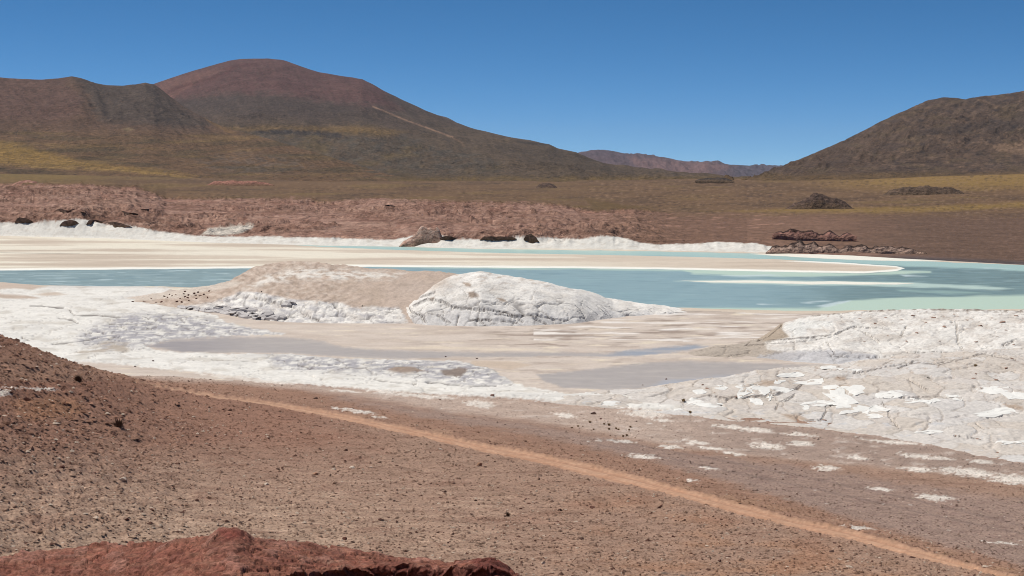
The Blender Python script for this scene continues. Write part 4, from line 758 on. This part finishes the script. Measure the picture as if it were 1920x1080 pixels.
RF = [(950, 318), (1040, 300), (1085, 286), (1110, 282), (1130, 281), (1150, 283), (1170, 288), (1195, 289), (1220, 291), (1245, 295), (1270, 301), (1300, 304), (1325, 302), (1350, 305), (1375, 309), (1400, 310), (1415, 311), (1450, 310), (1480, 311), (1540, 318), (1650, 330)]
mountain('far_mountains', RF, [(950, 336), (1650, 336)], [(950, 11000), (1650, 11000)], [(950, 15000), (1650, 15000)], 3000, colF, relF, 950, 1650, nf=60, p=1.1, fine=0)
RS = [(740, 222), (790, 213), (806, 214), (822, 216.5), (838, 220), (850, 226), (870, 238), (900, 252)]
mountain('far_mountains', RS, [(740, 300), (900, 300)], [(740, 8200), (900, 8200)], [(740, 9800), (900, 9800)], 1500, lambda x, y, z, T, px, py: np.tile(C(98, 84, 80), (len(x), 1)), lambda x, y, z, T, px, py: 12 * fbm(x / 300, y / 300, 3, 470), 740, 900, step=4, nf=20, fine=0)

# ------------------------------------------------------------------ dark knolls and ledges on the plain
def knoll(name, label, crest, foot, y, deep, c1, c2, sd, rough=1., cat='rocky knoll', mat=None, jag=.1, yl=None, cap=0):
    x0, x1 = crest[0][0], crest[-1][0]; q = np.linspace(x0, x1, max(6, int((x1 - x0) / 4))); ce, fo = li(q, crest), li(q, foot)
    tp = np.minimum(1, np.minimum(q - x0, x1 - q) / (.12 * (x1 - x0))) ** .6; hh = (fo - ce) * tp * (1 + jag * (1.5 * gn(q / 26, q * 0 + sd, sd) + .8 * gn(q / 11, q * 0 + sd, sd + 2) + .4 * gn(q / 5, q * 0 + sd, sd + 1)))
    crest = list(zip(q, fo - np.maximum(hh, .3)))
    def rl(x, yy, z, T, px, py): return rough * (1.1 * (ridged(x / 8, yy / 11, 4, sd) - .3) + .5 * fbm(x / 3, yy / 3, 3, sd + 1))
    def cf(x, yy, z, T, px, py):
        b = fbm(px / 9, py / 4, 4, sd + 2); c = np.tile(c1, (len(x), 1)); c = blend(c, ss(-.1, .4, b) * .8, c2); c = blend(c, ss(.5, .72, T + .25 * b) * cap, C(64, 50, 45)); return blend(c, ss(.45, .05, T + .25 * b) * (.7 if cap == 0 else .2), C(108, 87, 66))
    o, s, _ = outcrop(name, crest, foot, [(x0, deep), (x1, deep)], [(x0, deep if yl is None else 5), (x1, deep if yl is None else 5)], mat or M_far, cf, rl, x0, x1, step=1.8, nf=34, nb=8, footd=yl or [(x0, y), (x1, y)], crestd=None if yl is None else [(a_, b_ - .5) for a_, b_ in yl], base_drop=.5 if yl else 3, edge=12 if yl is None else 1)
    tag(o, label, cat)
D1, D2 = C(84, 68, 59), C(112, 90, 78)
knoll('rocky_knoll', 'dark rocky knoll rising alone from the olive plain before the right-hand hill', [(1470, 390), (1495, 378), (1515, 371), (1530, 363), (1545, 364), (1560, 371), (1580, 377), (1600, 388)], [(1470, 392), (1600, 391)], 1130, 14, D1, D2, 501)
knoll('rocky_knoll', 'long low brown knoll at the foot of the right-hand hill, farther than the dark knoll', [(1645, 366), (1670, 356), (1700, 351), (1740, 349), (1780, 352), (1800, 358), (1820, 368)], [(1645, 370), (1820, 371)], 1500, 20, C(88, 72, 60), C(112, 92, 76), 511)
knoll('rocky_knoll', 'small dark rocky knoll on the plain below the long lower slope of the great mountain', [(1002, 352), (1010, 346), (1022, 343), (1036, 345), (1048, 352)], [(1002, 355), (1048, 356)], 1900, 20, D1, D2, 521)
knoll('rocky_knoll', 'thin black lava rise in the valley gap below the violet range', [(1302, 337), (1330, 333.5), (1355, 333), (1375, 338)], [(1302, 339), (1375, 340)], 2300, 30, C(66, 58, 54), C(86, 72, 62), 531)
knoll('rock_ledge', 'pink rock ledge with a white foot beside the olive slope', [(386, 346), (400, 341), (440, 339), (480, 340), (514, 345)], [(386, 348), (440, 348), (514, 347)], 1700, 16, C(158, 112, 96), C(134, 94, 80), 541, .8, 'rock ledge')
knoll('rock_ledge', 'dark red broken ledge on the brown slope above the brown banded cliff', [(1448, 434), (1465, 431), (1500, 433), (1530, 437), (1560, 436), (1590, 437), (1606, 440)], [(1448, 440), (1500, 447), (1550, 450), (1606, 443)], 560, 3, C(166, 124, 110), C(112, 78, 68), 551, .7, 'rock ledge', None, .4, None, .9)
knoll('rock_ledge', 'brown banded cliff at the water, where the white shore ends', [(1436, 463), (1450, 457), (1500, 457), (1530, 457), (1548, 461), (1580, 461), (1640, 462), (1700, 466), (1735, 470)], [(1436, 474), (1500, 475), (1560, 474), (1640, 473), (1735, 472)], 478, 3, C(176, 148, 132), C(104, 84, 76), 561, .7, 'rock ledge', None, .4, None, .9)
knoll('rock_ledge', 'small dark ledge on the pink brown slope, middle of the far shore', [(1155, 416), (1165, 413), (1180, 414), (1188, 417)], [(1155, 417), (1188, 419)], 760, 3, C(78, 52, 46), C(110, 78, 66), 571, .5, 'rock ledge')
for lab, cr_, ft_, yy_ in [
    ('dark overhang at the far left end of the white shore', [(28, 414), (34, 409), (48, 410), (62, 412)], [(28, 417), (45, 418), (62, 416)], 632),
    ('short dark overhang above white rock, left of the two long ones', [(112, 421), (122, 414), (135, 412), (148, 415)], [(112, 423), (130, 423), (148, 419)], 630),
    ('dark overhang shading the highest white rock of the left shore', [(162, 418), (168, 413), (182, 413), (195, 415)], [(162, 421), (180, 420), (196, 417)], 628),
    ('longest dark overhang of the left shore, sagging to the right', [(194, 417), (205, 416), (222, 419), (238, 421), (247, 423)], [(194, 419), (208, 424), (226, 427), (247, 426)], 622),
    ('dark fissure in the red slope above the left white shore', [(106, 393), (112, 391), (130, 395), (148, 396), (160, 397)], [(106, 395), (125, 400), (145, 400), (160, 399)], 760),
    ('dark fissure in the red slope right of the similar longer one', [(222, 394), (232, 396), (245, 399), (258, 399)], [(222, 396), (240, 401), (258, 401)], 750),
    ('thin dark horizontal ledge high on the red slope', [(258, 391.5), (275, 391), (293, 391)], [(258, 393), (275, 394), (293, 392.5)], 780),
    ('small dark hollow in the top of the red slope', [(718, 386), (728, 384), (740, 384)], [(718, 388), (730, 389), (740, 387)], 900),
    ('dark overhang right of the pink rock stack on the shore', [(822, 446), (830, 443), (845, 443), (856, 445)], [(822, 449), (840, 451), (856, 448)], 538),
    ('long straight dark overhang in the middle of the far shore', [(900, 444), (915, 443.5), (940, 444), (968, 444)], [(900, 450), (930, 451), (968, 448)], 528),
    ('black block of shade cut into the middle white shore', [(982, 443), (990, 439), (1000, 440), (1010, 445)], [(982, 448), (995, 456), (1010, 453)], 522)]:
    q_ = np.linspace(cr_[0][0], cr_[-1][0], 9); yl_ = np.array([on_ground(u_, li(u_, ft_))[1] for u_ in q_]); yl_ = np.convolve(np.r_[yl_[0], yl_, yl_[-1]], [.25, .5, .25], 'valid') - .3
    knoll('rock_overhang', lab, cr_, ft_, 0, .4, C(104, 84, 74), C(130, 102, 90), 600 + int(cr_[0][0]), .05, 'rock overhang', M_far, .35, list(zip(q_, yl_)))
knoll('rock_stack', 'pinkish layered rock stack on the white shore behind the tan mound', [(748, 458), (765, 441), (785, 435), (800, 430), (812, 428), (824, 433), (836, 446)], [(748, 462), (790, 463), (836, 464)], float(y_of(464.)) + 5, 4, C(204, 172, 154), C(160, 120, 102), 591, .8, 'rock stack', None, .25)
knoll('rocky_knoll', 'pale pink rock hump at the upper left edge of the red slope', [(20, 347), (40, 340), (58, 338), (72, 342), (80, 348)], [(20, 350), (80, 351)], 1000, 10, C(164, 124, 108), C(140, 98, 84), 581, .6)

# ------------------------------------------------------------------ stones, tussocks
def rock_mesh(i, color):
    bm = bmesh.new(); r = random.Random(i * 7 + 3)
    for _ in range(15):
        v = Vector((r.gauss(0, 1), r.gauss(0, 1), r.gauss(0, 1))).normalized() * r.uniform(.75, 1)
        bm.verts.new((v.x * .5, v.y * .42, v.z * .32 + .16))
    bmesh.ops.convex_hull(bm, input=bm.verts[:]); 
    for v in [v for v in bm.verts if not v.link_faces]: bm.verts.remove(v)
    me = bpy.data.meshes.new('stone'); bm.to_mesh(me); bm.free()
    a = me.attributes.new('albedo', 'FLOAT_COLOR', 'POINT'); a.data.foreach_set('color', np.tile(np.r_[color, 1], len(me.vertices)).astype(np.float32)); me.materials.append(M_stone)
    return me
RD = [rock_mesh(i, C(104, 70, 60)) for i in range(5)] + [rock_mesh(i + 9, C(88, 66, 58)) for i in range(3)]
RP = [rock_mesh(i + 20, C(206, 188, 170)) for i in range(3)]
RW = [rock_mesh(i + 30, C(168, 130, 104)) for i in range(3)]
RC = [rock_mesh(i + 40, C(132, 104, 92)) for i in range(2)]
RS = [rock_mesh(i + 50, C(158, 128, 112)) for i in range(3)]
proto = {}
def stone(P, size, meshes, label, group, sq=1.):
    me = random.choice(meshes); src = proto.get(me.name)
    if src is None: o = bpy.data.objects.new('stone', me); proto[me.name] = o
    else: o = src.copy()
    col.objects.link(o); o.location = (P[0], P[1], P[2] - .08 * size); s = size * random.uniform(.85, 1.15)
    o.scale = (s * random.uniform(.9, 1.3), s * random.uniform(.8, 1.1), s * sq * random.uniform(.7, 1.1)); o.rotation_euler = (random.uniform(-.2, .2), random.uniform(-.2, .2), random.uniform(0, 6.28))
    tag(o, label, 'stone', group); return o
LD = 'dark red brown stone lying on the brown gravel slope below the road'
for px, py in [(145, 715), (155, 712), (387, 771), (410, 771), (418, 768), (512, 799), (518, 801), (503, 823), (600, 843), (582, 863), (530, 877), (520, 880), (835, 923), (897, 945), (893, 940), (1263, 1006), (661, 1017), (645, 1012), (286, 957), (240, 975), (325, 918), (108, 794), (120, 758), (105, 752), (140, 778), (155, 781), (73, 840), (118, 876), (45, 833), (650, 845), (719, 844), (648, 865), (993, 944), (976, 955), (1050, 957), (1110, 952), (1187, 1033), (1350, 1053), (1560, 1035), (1630, 1070), (910, 876), (997, 910), (985, 936), (845, 893), (1046, 978), (540, 1075), (1090, 1010), (1400, 1020), (1455, 1060), (1240, 950)]:
    stone(on_ground(px, py), random.uniform(.22, .42), RD, LD, 'dark stones scattered on the gravel')
S2 = 0
while S2 < 120:
    px = random.uniform(-30, 1900); py = random.uniform(690, 1075)
    rd = py - float(np.interp(px, ROADC[:, 0], ROADC[:, 1]))
    if px > 250 and rd < 14: continue
    P = on_ground(px, py)
    if P[1] > 170 or abs(P[1] - 19) < 12 or py > 1000 and px < 960: continue
    stone(P, random.uniform(.12, .27), RD + RC + RC, LD, 'dark stones scattered on the gravel'); S2 += 1
for px, py, s, me, lab in [(592, 748, .7, RD, 'dark boulder alone beside the salt streak just above the road'), (230, 900, .75, RP, 'pale bluish white stone alone on the gravel of the left slope'), (898, 873, .55, RW, 'tan orange stone on the gravel slope below the middle of the road'), (826, 843, .38, RP, 'white rounded stone close below the road'), (695, 877, .5, RP, 'flat pale stone among dark gravel, left of the tan orange stone'), (660, 878, .45, RP, 'pale pinkish stone at the end of a light streak, left of the flat pale stone'), (592, 890, .5, RW, 'small tan stone on the slope, right of a group of dark stones'), (500, 909, .5, RP, 'pale stone on open gravel in the middle of the left slope'), (895, 673, .55, RD, 'dark stone at the edge of the narrow mud channel'), (836, 670, .35, RD, 'small dark stone lying in the shallow mud channel'), (1190, 872, .3, RD, 'small dark stone on the lower edge of the orange road'), (1250, 711, .5, RD, 'thin dark rock lying in the right-hand mud pool'), (1206, 722, .4, RD, 'small dark rock near the lower edge of the right-hand mud pool'), (923, 742, .5, RC, 'brown lump on the white crust edge below the mud channel'), (1113, 777, .8, RD, 'long dark rock on the pale shore gravel above the tussocks'), (1126, 785, .4, RD, 'small dark rock between the long dark rock and the tussocks'), (288, 678, .45, RD, 'small dark rock on the white crust beside the brown shore'), (253, 687, .35, RD, 'dark rock at the lower edge of the white crust, behind the left slope')]:
    stone(on_ground(px, py), s, me, lab, None)
for px, py in [(250, 566), (258, 565), (283, 560), (270, 567), (308, 556), (318, 552), (303, 566), (315, 558), (323, 555), (332, 566), (338, 561), (346, 556), (345, 551), (354, 553), (355, 564), (366, 554), (368, 560), (375, 555), (382, 552), (364, 550), (393, 546), (388, 558), (372, 548), (347, 547), (330, 554), (340, 567), (292, 568), (352, 559)]:
    P = sB_(px, py) if px > 262 else on_ground(px, py)
    stone(P, random.uniform(.55, .8), [RD[0], RD[2], RD[6]], 'small red brown stone in the scatter on the sandy left flank of the tan mound', 'stones scattered on the tan mound')
for px, py in [(1318, 722), (1325, 728), (1340, 736), (1830, 700), (1888, 690), (1825, 710), (1895, 672), (1905, 676), (1840, 728), (1887, 741), (1868, 712), (1572, 707), (1545, 788), (1792, 818), (1833, 821), (1380, 744)]:
    stone(sE_(px, py), random.uniform(.4, .7), RS, 'small brown stone lying on the white plated rock shelf', 'stones on the white rock shelf', .5)
for px, py in [(1692, 600), (1712, 592), (1735, 605), (1750, 596), (1770, 612), (1790, 590), (1815, 600), (1838, 610), (1860, 596), (1880, 604), (1905, 592), (1660, 596), (1640, 606), (1610, 598), (1580, 594), (1830, 640), (1700, 640), (1870, 632), (1885, 618), (1720, 625), (1760, 640), (1620, 640), (1665, 630), (1900, 645)]:
    stone(sD_(px, py), random.uniform(.6, 1.), RS, 'small brown stone lying on the long pale outcrop by the mint green water', 'stones on the long pale outcrop', .5)
M_tuss = ground_mat('dry_grass', 5., .7, 1.3, None, bump=0, colr=tuple(C(150, 126, 90)))
M_tussd = ground_mat('dark_shrub', 5., .7, 1.3, None, bump=0, colr=tuple(C(96, 76, 62)))
def tussock_mesh(i, mat):
    r = random.Random(i); V_ = []; F_ = []
    for _ in range(110):
        a = r.uniform(0, 6.28); q = r.uniform(0, .28); l = r.uniform(.45, 1.); t = r.uniform(.1, 1.1); bx, by = q * math.cos(a), q * math.sin(a); a2 = a + r.gauss(0, .5)
        w = r.uniform(.02, .045); nx, ny = -math.sin(a2) * w, math.cos(a2) * w; k = len(V_)
        mx, my, mz = bx + math.cos(a2) * l * .3 * t, by + math.sin(a2) * l * .3 * t, l * .55; ex, ey, ez = bx + math.cos(a2) * l * .62 * t, by + math.sin(a2) * l * .62 * t, l * (.95 - .3 * t)
        V_ += [(bx - nx, by - ny, -.05), (bx + nx, by + ny, -.05), (mx + nx, my + ny, mz), (mx - nx, my - ny, mz), (ex, ey, ez)]; F_ += [(k, k + 1, k + 2, k + 3), (k + 3, k + 2, k + 4)]
    me = bpy.data.meshes.new('tussock'); me.from_pydata(V_, [], F_); me.materials.append(mat); return me
TM = [tussock_mesh(i, M_tuss) for i in range(3)]; TD = [tussock_mesh(i + 5, M_tussd) for i in range(2)]
first = {}
def tussock(P, s, ms, label, group=None):
    me = random.choice(ms)
    if me.name not in first: o = bpy.data.objects.new('tussock', me); first[me.name] = o
    else: o = first[me.name].copy()
    col.objects.link(o); o.location = P; o.scale = (s * 1.25, s * 1.1, s * random.uniform(.8, 1)); o.rotation_euler = (0, 0, random.uniform(0, 6)); tag(o, label, 'tussock', group)
for px, py, s in [(1107, 792, .42), (1132, 795, .36), (1142, 798, .4), (1141, 805, .32), (1083, 800, .28), (1072, 803, .28), (1112, 806, .26), (1155, 805, .34), (1160, 806, .3), (1182, 801, .36), (1180, 806, .3), (1168, 818, .34), (1175, 817, .36), (1144, 816, .2), (1190, 822, .18), (1093, 800, .2)]:
    tussock(on_ground(px, py), s * .75, TM, 'small dry brown tussock in the cluster on the pale shore gravel', 'tussocks clustered on the shore gravel')
for px, py, s, lab, f in [(1152, 752, .36, 'round olive tussock on the white crust above the tussock cluster', on_ground), (1281, 752, .4, 'olive tussock on the white rock shelf left of its brightest plates', sE_), (1294, 775, .34, 'low dark tussock at the lower edge of the white rock shelf', sE_), (1828, 687, .42, 'small green tussock on the upper part of the white rock shelf', sE_)]:
    tussock(f(px, py), s, TM, lab)
for px, py, s, lab in [(222, 800, .75, 'dark spiky shrub alone on the middle of the red brown slope'), (953, 967, .3, 'low dark greenish shrub on the gravel below the road'), (147, 716, .7, 'black clump of shrub high on the left red slope')]:
    tussock(on_ground(px, py), s, TD, lab)

# ------------------------------------------------------------------ loose gravel: too many to count
def gravel():
    NN = 60000; px = rng.uniform(-60, 1980, NN); py = 1085 - (1085 - 665) * rng.random(NN) ** .9
    k = (GPX > -120) & (GPX < 2040) & (GPY > 620) & (GPY < 1100) & (Y < 190) & (Y > 50) & (zone == 0)
    idx = np.where(k)[0]; cnt = rng.choice(idx, NN)                # grid is even in sight, so the choice is even too
    P = V[cnt] + np.c_[rng.normal(0, .06, NN), rng.normal(0, .1, NN), np.zeros(NN)]
    s = np.exp(rng.normal(-3.0, .42, NN)).clip(.02, .16); hillw = ss(620, 100, GPX[cnt]) * ss(900, 780, GPY[cnt]); s *= 1 + .7 * hillw
    keep = (road[cnt] < -1.5); above_ = (rdist[cnt] < -30) & (GPX[cnt] > 300); s = np.where(above_, s * .8, s)
    P = P[keep]; s = s[keep]; cnt = cnt[keep]; NN = len(P)
    base = np.array([[1, 0, 0], [0, 1, 0], [-1, 0, 0], [0, -1, 0], [0, 0, .8], [.2, .1, -.4]], float)
    T = np.array([[0, 1, 4], [1, 2, 4], [2, 3, 4], [3, 0, 4], [1, 0, 5], [2, 1, 5], [3, 2, 5], [0, 3, 5]])
    an = rng.uniform(0, 6.28, NN); ca, sa = np.cos(an), np.sin(an); j = base[None] * (1 + .35 * rng.normal(size=(NN, 6, 3))) * s[:, None, None]
    Vv = np.stack([j[..., 0] * ca[:, None] * 1.25 - j[..., 1] * sa[:, None], j[..., 0] * sa[:, None] + j[..., 1] * ca[:, None], j[..., 2] * .75 + .2 * s[:, None]], 2) + P[:, None]
    tone = rng.random(NN); c = alb[cnt] * (.72 + .6 * tone)[:, None]; c = np.where((rng.random(NN) < .07)[:, None], C(205, 184, 164) * .9, c); c = np.where((rng.random(NN) < .06)[:, None], C(98, 70, 60), c)
    o = mesh_np('gravel', Vv.reshape(-1, 3), (T[None] + (np.arange(NN) * 6)[:, None, None]).reshape(-1, 3), M_stone, np.repeat(c, 6, 0), smooth=False); o['kind'] = 'stuff'
    tag(o, 'loose brown and red gravel strewn over the near slopes', 'gravel')
gravel()
# ------------------------------------------------------------------ the air
def haze(density):
    me = bpy.data.meshes.new('haze'); bm = bmesh.new(); bmesh.ops.create_cube(bm, size=1); bm.to_mesh(me); bm.free()
    o = bpy.data.objects.new('haze', me); col.objects.link(o); o.scale = (60000, 30000, 660); o.location = (0, 6000, 328); o['kind'] = 'stuff'
    m = bpy.data.materials.new('haze'); m.use_nodes = True; t = m.node_tree; t.nodes.remove(t.nodes['Principled BSDF'])
    v = nd(t, 'ShaderNodeVolumePrincipled'); v.inputs['Density'].default_value = density; v.inputs['Color'].default_value = (.72, .84, 1, 1); v.inputs['Anisotropy'].default_value = .2
    t.links.new(v.outputs[0], t.nodes['Material Output'].inputs['Volume']); me.materials.append(m)
haze(1.3e-5)
print('TRIS', sum(STATS.values()), {k: v for k, v in STATS.items() if v > 20000}, 'rows', nr, 'cols', nc)
